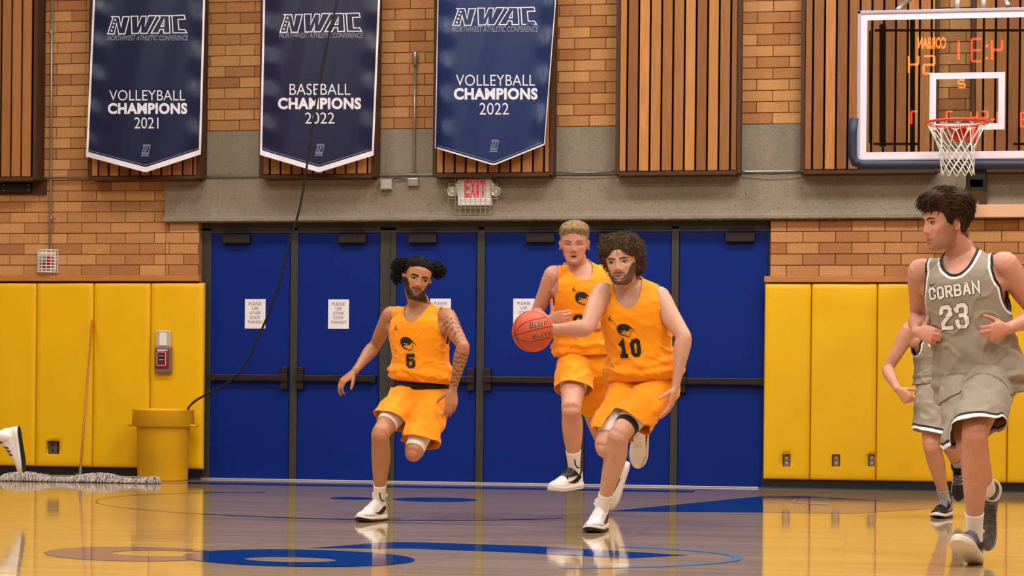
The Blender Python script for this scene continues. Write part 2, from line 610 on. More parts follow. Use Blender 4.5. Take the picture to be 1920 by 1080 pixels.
# ---- doors
YF, YD = 0.085, 0.105            # face of the frame, face of the leaves
zb = lambda px, y: 0.0
Z_HEAD = Z(900, 431.5, YD)
fr = MB()
posts = [(374.5, 394.5), (543.5, 557), (711, 741), (893, 907.5), (1064, 1096), (1257.5, 1271.5), (1440, 1452)]
for a, b in posts:
    xa, xb = X(a, 650, YF), X(b, 650, YF)
    fr.box((xa, YF, 0), (xb, YF + 0.12, Z_HEAD + .03), 0.004)
    if b - a > 25:
        fr.box((xa + (xb - xa) * 0.62, YF - 0.012, 0), (xa + (xb - xa) * 0.66, YF + 0.02, Z_HEAD), 0.0)
fr.box((X_JL - .02, YF, Z_HEAD), (X_JR + .02, YF + 0.12, Z_BEAM_B + .01), 0.004)
fr.box((X_JL - .02, YF + 0.008, Z_HEAD - 0.02), (X_JR + .02, YF + 0.12, Z_HEAD), 0.0)
fr.build('trim_9', M_DFRAME, kind='structure')
# brick jamb return on the left of the opening
jb = MB().box((X_JL - 0.005, 0.0, 0), (X_JL + 0.0005, YF, Z_BEAM_B)).build('trim_10', mat('jamb_brick', (150, 100, 64), 0.9, var=.1, vscale=20), kind='structure')
# threshold strip
MB().box((X_JL, YF - 0.02, 0.0), (X(1422, 915), YF + 0.1, 0.012), 0.003).build('trim_11', mat('aluminium_threshold', (205, 200, 200), 0.35, metal=0.6), kind='structure')

LEAVES = [(394.5, 543.5, 'r'), (557, 711, 'l'), (741, 893, 'r'), (907.5, 1064, 'l'), (1096, 1257.5, 'r'), (1271.5, 1440, 'l')]
Z_BAR = Z(900, 711.5, YD)
for i, (a, b, side) in enumerate(LEAVES):
    xa, xb = X(a, 650, YD), X(b, 650, YD)
    d = empty('door_%d' % (i + 1), loc=((xa + xb) / 2, YD, 0))
    d['kind'] = 'structure'
    w = (xb - xa) / 2
    MB().box((-w + .004, 0, 0.012), (w - .004, 0.045, Z_HEAD - 0.004), 0.003).build('leaf', M_DOORB, d)
    s = 1 if side == 'r' else -1
    zb_ = Z_BAR
    # push bar: latch box beside the mullion, two-piece bar across the leaf
    lb = MB().box((s * (w - .075), -0.055, zb_ - .105), (s * (w - .008), 0.0, zb_ + .105), 0.006)
    lb.box((s * (w - .085), -0.075, zb_ - .03), (s * (w - .004), -0.05, zb_ + .032), 0.004)
    lb.build('latch_box', M_BRONZE, d)
    MB().box((-s * (w - .02), -0.06, zb_ - .030), (s * (w - .08), -0.012, zb_ + .030), 0.006).build('push_bar', M_BRONZE, d)
    MB().box((-s * (w - .02), -0.066, zb_ - .034), (-s * (w - .07), 0.0, zb_ + .034), 0.004).build('end_cap', M_BRONZE, d)
    MB().box((s * 0.02, -0.064, zb_ - .022), (s * (w - .09), -0.058, zb_ + .022), 0.002).build('touch_plate', M_BRONZE, d)
    # closer near the hinge side at the top
    cz = Z(900, 447, YD)
    cx = -s * (w - .26)
    MB().box((cx - .135, -0.062, cz - .042), (cx + .135, 0.0, cz + .042), 0.008).build('closer', M_BRONZE, d)
    ar = MB().box((cx - .11, -0.07, cz + .052), (cx + .12, -0.045, cz + .064), 0.003)
    ar.tube([(cx - s * .02, -.05, cz + .04), (cx - s * .02, -.05, cz + .062)], 0.012, 10)
    ar.build('closer_arm', M_BLACK, d)
    for hz in (0.25, Z_HEAD * .5, Z_HEAD - .25):
        MB().tube([(-s * w, -0.008, hz - .055), (-s * w, -0.008, hz + .055)], 0.009, 8).build('hinge', M_BRONZE, d)

# ---- yellow wall pads, each one lifts off the wall
def pad(px0, px1, zt, zbm, label, holes=(), side_open=None):
    x0, x1 = X(px0, 700, -.06) + .0015, X(px1, 700, -.06) - .0015
    T = 0.052
    def axis(a, b, extra):
        n = max(6, int((b - a) / 0.055))
        s = [a + (b - a) * i / n for i in range(n + 1)]
        s += [a + 0.006, a + .016, b - .006, b - .016] + list(extra)
        s = sorted(set(round(q, 5) for q in s))
        out = [s[0]]
        for q in s[1:]:
            if q - out[-1] > 0.003: out.append(q)
        out[-1] = b
        return out
    hx, hz = [], []
    for (a, b, c, e) in holes:
        hx += [a, b]; hz += [c, e]
    xs, zs = axis(x0, x1, hx), axis(zbm, zt, hz)
    ph = rnd.uniform(0, 9)
    def yy(x, z):
        d = min(x - x0, x1 - x)
        e = min(z - zbm, zt - z)
        r_ = 0.016
        k = 1.0
        for q in (d, e):
            if q < r_: k *= math.sqrt(max(0, 1 - (1 - q / r_) ** 2))
        wr = 0.004 * math.sin(9 * (x - x0) + 5.5 * (z - zbm) + ph) * math.exp(-max(0, zt - z) / .35)
        wr += 0.0016 * math.sin(2.3 * z + 4 * x + ph)
        return -(T * (0.35 + 0.65 * k)) - wr * k * min(1, d / .05)
    def inhole(x, z):
        return any(a - .002 < x < b + .002 and c - .002 < z < e + .002 for a, b, c, e in holes)
    V, F, nx = [], [], len(xs)
    for z in zs:
        for x in xs: V.append((x, yy(x, z), z))
    for j in range(len(zs) - 1):
        for i in range(nx - 1):
            if inhole((xs[i] + xs[i + 1]) / 2, (zs[j] + zs[j + 1]) / 2): continue
            F.append((j * nx + i, j * nx + i + 1, (j + 1) * nx + i + 1, (j + 1) * nx + i))
    def skirt(loop):
        o = len(V)
        for q in loop: V.append((V[q][0], 0.004, V[q][2]))
        for k in range(len(loop)):
            k2 = (k + 1) % len(loop)
            F.append((loop[k2], loop[k], o + k, o + k2))
    nz = len(zs)
    border = [i for i in range(nx)] + [j * nx + nx - 1 for j in range(1, nz)] + [(nz - 1) * nx + i for i in range(nx - 2, -1, -1)] + [j * nx for j in range(nz - 2, 0, -1)]
    skirt(border)
    for (a, b, c, e) in holes:
        ia = min(range(nx), key=lambda q: abs(xs[q] - a)); ib = min(range(nx), key=lambda q: abs(xs[q] - b))
        ja = min(range(nz), key=lambda q: abs(zs[q] - c)); jb_ = min(range(nz), key=lambda q: abs(zs[q] - e))
        lp = [ja * nx + i for i in range(ia, ib + 1)] + [j * nx + ib for j in range(ja + 1, jb_ + 1)] + [jb_ * nx + i for i in range(ib - 1, ia - 1, -1)] + [j * nx + ia for j in range(jb_ - 1, ja, -1)]
        skirt(lp[::-1])
    me = mesh_obj('wall_pad', V, F, M_PADY, None, True)
    return tag(me, label, 'wall pad', 'padded panels along the end wall')

def hole(px0, px1, py0, py1):
    a, b = Wp(px0, py1, -.055), Wp(px1, py0, -.055)
    return (a.x, b.x, a.z, b.z)
LZ = [(-259, -150), (-150, -41), (-41, 66), (66, 173), (173, 280), (280, 380)]
Llab = ['yellow wall pad out beyond the left picture edge', 'yellow vinyl wall pad at the very left end of the pad row', 'yellow wall pad behind the raised white shoe', 'yellow wall pad with a torn square hole near the bottom',
        'yellow wall pad between the mop handle and the extinguisher pad', 'yellow wall pad carrying the red pull station, beside the doors']
for (a, b), lb in zip(LZ, Llab):
    h = [hole(87, 111, 827, 851)] if a == 66 else ()
    mid = (a + b) / 2
    pad(a, b, Z(200, 530, -.05), Z(mid, 873 + mid * .0185, -.055), lb, h)
RZ = [(1432, 1520), (1520, 1644), (1644, 1767), (1767, 1890), (1890, 2014), (2014, 2138), (2138, 2262), (2262, 2386)]
Rlab = ['narrow yellow wall pad right beside the blue doors, one outlet hole', 'yellow wall pad with two outlet holes near its foot',
        'yellow wall pad partly behind the crouching grey player', 'yellow wall pad behind the grey player numbered 23', 'yellow wall pad at the right end, behind the kicked-back foot', 'yellow wall pad out beyond the right picture edge', 'yellow wall pad far to the right, second from the end', 'yellow wall pad at the far right end of the row']
for (a, b), lb in zip(RZ, Rlab):
    h = []
    if a == 1432: h = [hole(1467, 1482, 852, 875)]
    if a == 1520: h = [hole(1560, 1575, 852, 875), hole(1627.5, 1641, 852, 875)]
    mid = (a + b) / 2
    pad(a, b, Z(1600, 531, -.05), Z(1600, 901.0, -.055), lb, h)
M_PLATE = mat('steel_outlet_plate', (150, 132, 122), 0.35, metal=0.6)
for px, lb in ((1475, 'steel outlet plate in the pad nearest the doors'), (1568, 'middle steel outlet plate low on the right pads'), (1635, 'steel outlet plate at a pad edge near the crouching player'),
               (100, 'old dark outlet in the torn hole of the left pad')):
    q = Wp(px, 863.5 if px > 500 else 839, 0)
    r_ = empty('wall_outlet', lb, 'outlet', 'outlets low on the end wall', (q.x, -0.012, q.z))
    wd = 0.028 if px > 500 else 0.05
    MB().box((-wd, -.006, -.055), (wd, .006, .055), 0.003).build('plate', M_PLATE if px > 500 else mat('dirty_plate', (92, 74, 60), .6, var=.4, vscale=40), r_)
    for dz in (-.024, .024):
        MB().lathe([(0.0, -.009), (.013, -.009), (.014, -.006), (.014, 0)], (0, 0, dz), 14, 'y').build('socket', M_BLACK if px < 500 else M_GREYBOX, r_, True)
    MB().lathe([(0, -.0085), (.003, -.0085), (.004, -.006)], (0, 0, 0), 8, 'y').build('screw', M_STEEL, r_)

# ---- slatted cedar panels standing off the wall
YP = -0.20
Z_PB = Z(1275, 326, YP)
PANELS = [(-170, 69, 'cedar slat wall panel cut by the left picture edge'), (166, 377, 'cedar slat wall panel behind the leftmost banner'),
          (487, 705, 'cedar slat wall panel behind the baseball banner'), (812, 1038, 'cedar slat wall panel behind the bright blue banner'),
          (1154, 1389, 'uncovered cedar slat wall panel between two brick piers'), (1501, 1760, 'cedar slat wall panel behind the left half of the backboard'),
          (1820, 2072, 'cedar slat wall panel behind the right part of the backboard'), (2162, 2412, 'cedar slat wall panel out to the right of the backboard')]
def slat_mesh(w, h):
    bm = bmesh.new()
    bmesh.ops.create_cube(bm, size=1.0)
    for q in bm.verts:
        q.co = Vector((q.co.x * w, q.co.y * 0.022, (q.co.z + .5) * h))
    bmesh.ops.bevel(bm, geom=[e for e in bm.edges if all(q.co.y < 0 for q in e.verts)], offset=0.003, segments=1, affect='EDGES')
    me = bpy.data.meshes.new('slat')
    bm.to_mesh(me); bm.free()
    me.materials.append(M_SLAT)
    return me
SL_P, SL_W = 0.1035, 0.086
Z_ST = Z_TOP - 0.15
SLAT_ME = slat_mesh(SL_W, Z_ST - Z_PB - 0.03)
for i, (a, b, lb) in enumerate(PANELS):
    xa, xb = X(a, 250, YP), X(b, 250, YP)
    p = empty('slat_panel', lb, 'wood panel', 'slatted panels high on the end wall', ((xa + xb) / 2, YP, Z_PB))
    w = (xb - xa) / 2
    MB().box((-w + .01, 0.03, 0.01), (w - .01, 0.19, Z_ST - Z_PB)).build('backing', M_VOID, p)
    MB().box((-w, -0.012, 0), (-w + .035, 0.195, Z_ST - Z_PB), 0.002).build('side_board', M_FRAME, p)
    MB().box((w - .035, -0.012, 0), (w, 0.195, Z_ST - Z_PB), 0.002).build('side_board', M_FRAME, p)
    MB().box((-w + .035, -0.016, -0.012), (w - .035, 0.195, 0.022), 0.002).build('bottom_board', M_FRAME, p)
    x = -w + .04
    first = True
    while x < w - .045:
        ww = SL_W
        if first: ww = 0.055
        ww = min(ww, w - .04 - x)
        if ww > 0.015:
            o = bpy.data.objects.new('slat', SLAT_ME)
            COL.objects.link(o)
            o.parent = p
            o.location = (x + ww / 2, 0.0 + rnd.uniform(-.002, .002), 0.028)
            o.scale = (ww / SL_W, 1, 1)
        x += ww + (SL_P - SL_W)
        first = False

# ---- far wall behind the photographer, ceiling
MB().box((XL, -34.0, 0), (XR, -33.8, 11.5)).build('wall_front', mat('far_wall_paint', (120, 96, 70), 0.9), kind='structure')
MB().box((XL, -34.0, 11.5), (XR, 0.3, 11.7)).build('ceiling', mat('ceiling_deck', (170, 160, 148), 0.9), kind='structure')
MB().box((XL - .2, -34, 0), (XL, 0.3, 11.5)).build('wall_side_left', mat('side_wall_paint', (150, 112, 74), 0.9), kind='structure')
MB().box((XR, -34, 0), (XR + .2, 0.3, 11.5)).build('wall_side_right', mat('side_wall_paint', (150, 112, 74), 0.9), kind='structure')
MB().box((XL, 0.0, Z_TOP), (XR, 0.3, 11.5)).build('wall_upper', mat('upper_wall', (150, 104, 66), 0.9), kind='structure')

# ---- painted marks on the court
def floor_poly(name, pts, material, label, z=0.0012, cat='floor marking'):
    V = [tuple(G(a, b)) for a, b in pts]
    V = [(v[0], v[1], z) for v in V]
    o = mesh_obj(name, V, [tuple(range(len(V)))], material)
    return tag(o, label, cat)
def floor_band(name, outer, inner, material, label, z=0.0030):
    n = len(outer)
    V = [(G(a, b).x, G(a, b).y, z) for a, b in outer] + [(G(a, b).x, G(a, b).y, z) for a, b in inner]
    F = [(i, i + 1, n + i + 1, n + i) for i in range(n - 1)]
    o = mesh_obj(name, V, F, material)
    return tag(o, label, 'floor marking')
def ell(cx, cy, rx, ry, a0, a1, n=40, tilt=0.0):
    out = []
    for i in range(n + 1):
        t = math.radians(a0 + (a1 - a0) * i / n)
        out.append((cx + rx * math.cos(t), cy + ry * math.sin(t) + tilt * rx * math.cos(t)))
    return out
yb0, yb1 = -0.66, -1.06
tag(mesh_obj('baseline', [(X_JL - 4.5, yb1, .0012), (X_JR - .6, yb1, .0012), (X_JR - .6, yb0, .0012), (X_JL - 4.5, yb0, .0012)], [(0, 1, 2, 3)], M_FBLUE), 'dark blue painted line running along the foot of the doors', 'floor marking')
# large letter with two counters
floor_band('court_letter', ell(250, 1039, 168, 13.5, 0, 360, 60, .012), ell(305, 1038, 97, 5.5, 0, 360, 60, .012), M_FBLUE, 'big oval painted letter at the left, gold where it mirrors the pads', .0014)
floor_band('court_letter', ell(560, 1047, 218, 16, 0, 360, 60, .016), ell(545, 1049.5, 87, 5, 0, 360, 60, .016), M_FBLUE, 'big oval painted letter in front of the doors', .0022)
floor_poly('court_letter', [(580, 1028), (735, 1016.5), (800, 1017.5), (1000, 1024), (1290, 1041.5), (1180, 1047), (960, 1036), (770, 1028.5)], M_FBLUE, 'long painted blue stroke in front of the running dribbler')
floor_poly('court_letter', [(1138, 959), (1426, 931), (1500, 930), (1760, 944), (1780, 952), (1600, 963), (1425, 961)], M_FBLUE, 'blue painted wedge behind the dribbling player')
floor_poly('court_letter', ell(660, 934.5, 42, 2.6, 0, 350, 24, .012), M_FBLUE, 'small flat blue letter left of the trailing players')
floor_poly('court_letter', ell(815, 937, 80, 4.2, 0, 350, 28, .010), M_FBLUE, 'flat blue letter behind the number 5 player')
floor_band('court_arc', ell(660, 950, 482, 25, 35, 250, 60, .02), ell(660, 950, 478, 24, 35, 250, 60, .02), M_FDARK, 'thin dark arc line curving across the left court')
floor_band('court_arc', ell(960, 1042, 433, 24, -62, 78, 60, .012), ell(960, 1042, 415, 21, -62, 78, 60, .012), M_FPALE, 'pale blue arc at the front of the court')
floor_band('court_arc', ell(1560, 941, 75, 6, 95, 265, 40, .012), ell(1560, 941, 70, 4.2, 95, 265, 40, .012), M_FPALE, 'small pale arc below the right pads')

# ------------------------------------------------------------------ banners
M_NAVY = mat('navy_banner_satin', (10, 26, 62), 0.34, spec=0.5, var=0.06, vscale=60)
M_NAVY2 = mat('violet_navy_banner_satin', (22, 25, 62), 0.34, spec=0.5, var=0.06, vscale=60)
M_BLUEB = mat('blue_banner_satin', (12, 40, 92), 0.34, spec=0.5, var=0.06, vscale=60)
M_PRINT = mat('white_banner_print', (226, 224, 238), 0.6)
M_PRINT2 = mat('dim_banner_print', (128, 132, 160), 0.6)
M_HEM = mat('white_banner_hem', (232, 226, 238), 0.55)
YB = -0.36
Z_BT = Z_TOP - 0.35
def banner(tl, tr, bl, br, tip, material, hem, seed, label, words, curl=0.0):
    py_top = -70
    wave = random.Random(seed)
    k1, k2, k3 = wave.uniform(.0, 6), wave.uniform(0, 6), wave.uniform(0, 6)
    def edge(py):
        t = py / bl[1]
        return tl + (bl[0] - tl) * t, tr + (br[0] - tr) * (py / br[1])
    def relief(px, py):
        a, b = edge(min(py, bl[1]))
        u = (px - a) / (b - a)
        v = py / 300.0
        f = 0.028 * math.sin(u * 5.2 + k1 + 0.9 * v) * (0.5 + 0.5 * v) + 0.010 * math.sin(u * 15 + 4.0 * v + k2)
        f += 0.012 * math.exp(-((u - .06) / .08) ** 2) * math.sin(v * 30 + k3) + 0.010 * math.exp(-((u - .95) / .07) ** 2) * math.sin(v * 26 + k1)
        f -= curl * (max(0, abs(u - .5) * 2 - .82) / .18) ** 2 * (0.3 + v) * -1.0
        return f
    def place(px, py, off=0.0):
        return Wp(px, py, YB + relief(px, py) - off)
    cx = (bl[0] + br[0]) / 2
    def bottom(px):
        if px < tip[0]:
            return bl[1] + (tip[1] - bl[1]) * ((px - bl[0]) / (tip[0] - bl[0]))
        return br[1] + (tip[1] - br[1]) * ((br[0] - px) / (br[0] - tip[0]))
    root = empty('banner', label, 'banner', 'championship banners hung on the slat panels')
    NU, NV = 60, 70
    V, F = [], []
    for j in range(NV + 1):
        v = j / NV
        for i in range(NU + 1):
            u = i / NU
            pb = bl[0] + (br[0] - bl[0]) * u
            yb_ = bottom(pb)
            py = py_top + (yb_ - py_top) * v
            a, b = edge(min(py, yb_))
            V.append(place(a + (b - a) * u, py))
    for j in range(NV):
        for i in range(NU):
            q = j * (NU + 1) + i
            F.append((q, q + NU + 1, q + NU + 2, q + 1))
    o = mesh_obj('cloth', V, F, material, root, True)
    sm = o.modifiers.new('thick', 'SOLIDIFY'); sm.thickness = 0.002; sm.offset = 1
    # hem along the pointed foot, piping along the sides
    hm = MB()
    n = 40
    for i in range(n):
        q = []
        for (u, dy) in ((i / n, -hem), (i / n, 0.6), ((i + 1) / n, 0.6), ((i + 1) / n, -hem)):
            px = bl[0] + (br[0] - bl[0]) * u
            py = bottom(px) + dy
            q.append(place(px, py, .004))
        hm.add(q, [(0, 1, 2, 3)])
    hm.build('hem', M_HEM, root)
    for side in (0, 1):
        pp = MB()
        for j in range(40):
            q = []
            for t in (j / 40, (j + 1) / 40):
                py = py_top + ((bl, br)[side][1] - py_top) * t
                e = edge(py)[side]
                s = 1 if side == 0 else -1
                q += [place(e - s * .6, py, .004), place(e + s * (3.2 if hem > 6 else 1.2), py, .004)]
            pp.add(q, [(0, 1, 3, 2)])
        pp.build('side_piping', M_HEM, root)
    st = MB()
    for i in range(n):
        q = []
        for (u, dy) in ((i / n, -hem - 4.0), (i / n, -hem - 3.0), ((i + 1) / n, -hem - 3.0), ((i + 1) / n, -hem - 4.0)):
            px = bl[0] + 5 + (br[0] - bl[0] - 10) * u
            q.append(place(px, bottom(px) + dy, .004))
        st.add(q, [(0, 1, 2, 3)])
    st.build('stitched_line', M_PRINT2, root)
    a, b = edge(py_top)
    MB().tube([Wp(a - 12, py_top, YB), Wp(b + 12, py_top, YB)], 0.016, 10).build('rod', M_BLACK, root)
    pl = lambda px, py: place(px, py, .005)
    (n0, n1), (s0, s1), (w0, w1, word), (c0, c1), (y0, y1, year), (l0, l1) = words
    # NWAC outline mark
    def quadmark(x0, y0_, x1, y1_, mb, only=None):
        """Outlined slanted capitals N W A C inside the pixel rectangle, as white strokes."""
        sx, sy = (x1 - x0) / 1640.0, (y1_ - y0_) / 380.0
        T = lambda p: (x0 + (p[0] - 110) * sx, y0_ + (p[1] - 200) * sy)
        shapes = [[(200, 235), (350, 235), (395, 440), (430, 235), (560, 235), (470, 575), (345, 575), (300, 370), (255, 575), (120, 575), (225, 260)],
                  [(600, 225), (735, 225), (728, 420), (810, 225), (905, 225), (880, 420), (955, 215), (1110, 215), (920, 565), (790, 565), (800, 420), (750, 565), (615, 570)],
                  [(1140, 215), (1370, 215), (1390, 560), (1260, 560), (1258, 485), (1185, 485), (1150, 560), (1005, 560), (1190, 250)],
                  [(1205, 425), (1262, 425), (1270, 285)],
                  [(1400, 215), (1680, 205), (1700, 285), (1550, 290), (1570, 490), (1690, 490), (1730, 555), (1450, 555), (1430, 240)]]
        if only: shapes = shapes[:1]
        for s in shapes:
            pts = [(T(p)[0], -T(p)[1]) for p in s]
            v, f = strokes([pts], 1.9 if not only else 1.3, (0,))
            mb.add([pl(q[0], -q[1]) for q in v], f)
        for (cx_, cy_) in ((270, 300), (245, 370), (222, 440), (198, 512)):
            c = T((cx_, cy_))
            r_ = 30 * sx
            q = []
            for k in range(10):
                rr = r_ if k % 2 == 0 else r_ * .45
                a_ = math.pi / 2 + k * math.pi / 5
                q.append(pl(c[0] + rr * math.cos(a_), c[1] - rr * math.sin(a_)))
            q.append(pl(c[0], c[1]))
            mb.add(q, [(k, (k + 1) % 10, 10) for k in range(10)])
    mk = MB()
    quadmark(n0[0], n0[1], n1[0], n1[1], mk)
    mk.build('conference_mark', M_PRINT, root)
    t = MB(); rect_letters(t, 'NORTHWEST ATHLETIC CONFERENCE', s0[0], s0[1], s1[0], s1[1], pl, offset=0.012, shear=0.25); t.build('lettering', M_PRINT2, root)
    t = MB(); rect_letters(t, word, w0[0], w0[1], w1[0], w1[1], pl, offset=-0.006); t.build('lettering', M_PRINT, root)
    t = MB(); rect_letters(t, 'CHAMPIONS', c0[0], c0[1], c1[0], c1[1], pl, offset=0.045, spacing=1.08); t.build('lettering', M_PRINT, root)
    t = MB(); rect_letters(t, year, y0[0], y0[1], y1[0], y1[1], pl, offset=-0.004); t.build('lettering', M_PRINT, root)
    t = MB()
    lw, lh = l1[0] - l0[0], l1[1] - l0[1]
    for (fx0, fx1, fy0, fy1) in ((.22, 1.0, 0, .08), (0.12, .8, .76, .84), (0, .86, .9, 1.0)):
        t.add([pl(l0[0] + lw * fx0, l0[1] + lh * fy1), pl(l0[0] + lw * fx1, l0[1] + lh * fy1), pl(l0[0] + lw * fx1, l0[1] + lh * fy0), pl(l0[0] + lw * fx0, l0[1] + lh * fy0)], [(0, 1, 2, 3)])
    mx0, mx1 = l0[0] + lw * .1, l0[0] + lw * .98
    quadmark(mx0, l0[1] + lh * .08, mx0 + (mx1 - mx0) * 1640 / 450, l0[1] + lh * .72 * 380 / 375 , t, True)
    t.build('small_crest', M_PRINT2, root)
    return root
banner(175, 384, (162, 293), (376, 289), (273, 322.5), M_NAVY, 9, 3, 'navy championship banner reading VOLLEYBALL CHAMPIONS 2021',
       (((201, 28), (352, 64)), ((201, 66), (353, 76)), ((205, 169), (347, 188.5), 'VOLLEYBALL'), ((202, 193), (351, 214)), ((252, 220), (297, 241), '2021'), ((264, 271), (282, 293))))
banner(494, 712, (488, 290), (700, 291), (598, 322.5), M_NAVY2, 9, 11, 'navy championship banner reading BASEBALL CHAMPIONS 2022, crossed by the cable',
       (((524, 24), (680, 61)), ((523, 61), (681, 71)), ((543, 157), (657, 178), 'BASEBALL'), ((521, 183), (677, 205)), ((572, 211), (627, 232), '2022'), ((590, 270), (608, 292))))
banner(821, 1042, (816, 277), (1021, 271), (926, 309.5), M_BLUEB, 2.2, 5, 'blue championship banner reading VOLLEYBALL CHAMPIONS 2022',
       (((848, 13), (1008, 48)), ((847, 49), (1010, 60)), ((855, 140), (1003, 161), 'VOLLEYBALL'), ((851, 165), (1008, 187)), ((899, 193), (954, 215), '2022'), ((918, 262), (935, 285))), curl=0.05)

# ------------------------------------------------------------------ conduit, boxes and small fittings on the wall
def tag_build(mb, name, material, label, cat, group=None, smooth=False):
    return tag(mb.build(name, material, None, smooth), label, cat, group)
YC = -0.045
c1 = MB()
zc = Z_BEAM_T + .012
c1.tube([(X(-200), YC, zc), (X(1100), YC, zc), (X(2440), YC, zc)], 0.011, 8)
tag_build(c1, 'wall_conduit', M_STEEL, 'long horizontal grey conduit along the top of the concrete beam', 'conduit', 'wall conduits', True)
r_ = empty('wall_conduit', 'vertical grey conduit running down the left brick to the caged alarm', 'conduit', 'wall conduits')
MB().tube([(X(97, 300), YC + .02, Z_TOP), (X(97, 300), YC + .02, Z(90, 470))], 0.0115, 8).build('pipe', M_STEEL, r_, True)
for py in (60, 408):
    q = Wp(96, py, YC + .02)
    MB().tube([(q.x, q.y, q.z - .02), (q.x, q.y, q.z + .02)], 0.017, 10).tube([(q.x, q.y, q.z), (q.x + .04, .0, q.z)], 0.006, 6).build('strap', M_STEEL, r_)
r_ = empty('wall_conduit', 'thin upright conduit ending in a small cylinder between two banners', 'conduit', 'wall conduits')
xq = X(777, 250, -.04)
MB().tube([(xq, -.04, Z_BEAM_T + .02), (xq, -.04, Z(777, 124, -.04))], 0.0095, 8).build('pipe', M_STEEL, r_, True)
MB().lathe([(0.0, 0), (.014, 0), (.02, .03), (.024, .035), (.024, .12), (.018, .135), (0, .137)], (xq, -.045, Z(777, 124, -.04)), 14).build('fitting', M_STEEL, r_, True)
def wall_box(px0, px1, py0, py1, dep, label, material):
    a, b = Wp(px0, py1, -dep), Wp(px1, py0, -dep)
    r_ = empty('junction_box', label, 'junction box', 'small junction boxes on the beam', ((a.x + b.x) / 2, -dep, (a.z + b.z) / 2))
    w, h = (b.x - a.x) / 2, (b.z - a.z) / 2
    MB().box((-w, 0, -h), (w, dep - .03, h), 0.004).build('body', material, r_)
    MB().box((-w * .86, -.004, -h * .86), (w * .86, 0.002, h * .86), 0.002).build('cover', material, r_)
    for s in (-1, 1):
        MB().lathe([(0, -.007), (.004, -.007), (.005, -.004)], (s * w * .6, 0, 0), 8, 'y').build('screw', M_STEEL, r_)
    return r_
wall_box(713, 734, 336, 355, .09, 'small pale junction box on the beam, a step left of the upright conduit', M_GREYBOX)
wall_box(764, 784, 334, 349, .07, 'grey junction box at the foot of the upright conduit', M_STEEL)
lb = MB().tube([(X(733, 340), -.08, Z(733, 343)), (X(745, 337), -.06, Z(745, 335)), (X(764, 338), -.05, Z(764, 338))], .006, 6)
tag_build(lb, 'patch_cable', M_BLACK, 'short black cable between the two junction boxes', 'cable')
sg = MB()
for a, b, d in ((1380, 1520, 8), (1150, 1260, 5), (1030, 1170, 3)):
    sg.tube([(X(a + (b - a) * t / 10, 330), -.075, zc + .01 - d / 203 * math.sin(math.pi * t / 10)) for t in range(11)], .005, 6)
tag(sg.build('loose_cables', M_BLACK, None, True, 'stuff'), 'thin black cables sagging along the top of the beam', 'cable')

r_ = empty('wall_amplifier', 'black flat metal box screwed to a brown board at the far left', 'electrical box', None, tuple(Wp(29, 350, -.02)))
o_ = Wp(29, 350, -.02)
def rel(px, py, y): q = Wp(px, py, y); return (q.x - o_.x, y - o_.y, q.z - o_.z)
MB().box(rel(-60, 338, 0.0), rel(86, 364.5, -.03), .003).build('board', M_FRAME, r_)
MB().box(rel(4, 345, -.03), rel(57, 360, -.075), .006).build('case', M_BLACK, r_)
for px, py in ((7, 347), (7, 357), (54, 347), (54, 357)):
    q = rel(px, py, -.076)
    MB().lathe([(0, -.003), (.006, -.003), (.007, 0)], q, 8, 'y').build('screw', M_STEEL, r_)

# caged fire alarm
q = Wp(89, 490, -.02)
r_ = empty('caged_alarm', 'white wire cage over a red alarm on the left brick wall', 'alarm', None, (q.x, -.005, q.z))
W_, H_ = .098, .105
cg = MB()
for k in range(8):
    z = -H_ + 2 * H_ * k / 7
    pts = [(W_ * math.sin(a), -.10 * math.cos(a) * 1.0, z) for a in [math.radians(-90 + 180 * i / 14) for i in range(15)]]
    cg.tube(pts, 0.006 if k in (0, 7) else .0042, 5)
for i in range(8):
    a = math.radians(-90 + 180 * i / 7)
    cg.tube([(W_ * math.sin(a), -.10 * math.cos(a), -H_), (W_ * math.sin(a), -.10 * math.cos(a), H_)], 0.0042, 5)
cg.build('wire_cage', M_WHITE, r_)
MB().box((-.085, -.012, -.09), (.085, 0, .09), .004).build('back_plate', M_WHITE, r_)
MB().box((-.055, -.065, -.06), (.06, -.01, .06), .008).build('alarm_body', mat('alarm_red', (150, 22, 26), .4), r_)
MB().box((-.05, -.072, -.005), (0.0, -.06, .045), .006).build('strobe', M_GREYBOX, r_)
MB().box((.035, -.085, -.01), (.06, -.06, .045), .003).build('lens', mat('alarm_lens_red', (196, 18, 34), .3), r_)

# pull station with clear lift-up cover
q = Wp(308, 657, -.06)
r_ = empty('pull_station', 'red fire pull station under a clear lift cover on the yellow pad', 'fire alarm', None, (q.x, -.05, q.z))
MB().box((-.085, -.055, -.215), (.085, 0, .035), .014).build('cover_base', mat('clear_grey_plastic', (120, 104, 100), .25, spec=.6), r_)
MB().box((-.066, -.066, -.17), (.062, -.05, .015), .01).build('alarm_face', mat('alarm_red', (150, 22, 26), .4), r_)
MB().box((-.05, -.072, -.14), (.035, -.064, -.02), .004).build('inner_plate', mat('alarm_maroon', (104, 30, 36), .4), r_)
lt = MB()
for (a, b, c, d) in ((-.052, .038, -.145, -.141), (-.052, .038, -.019, -.015), (-.052, -.048, -.145, -.015), (.034, .038, -.145, -.015), (-.03, .02, -.09, -.087), (-.03, .02, -.055, -.052)):
    lt.box((a, -.075, c), (b, -.0715, d))
lt.build('printed_border', M_PRINT, r_)
MB().box((-.028, -.076, -.085), (.018, -.071, -.058)).build('handle', M_BLACK, r_)
MB().box((-.052, -.07, -.006), (.05, -.064, .006), .002).build('white_stripe', M_PRINT, r_)
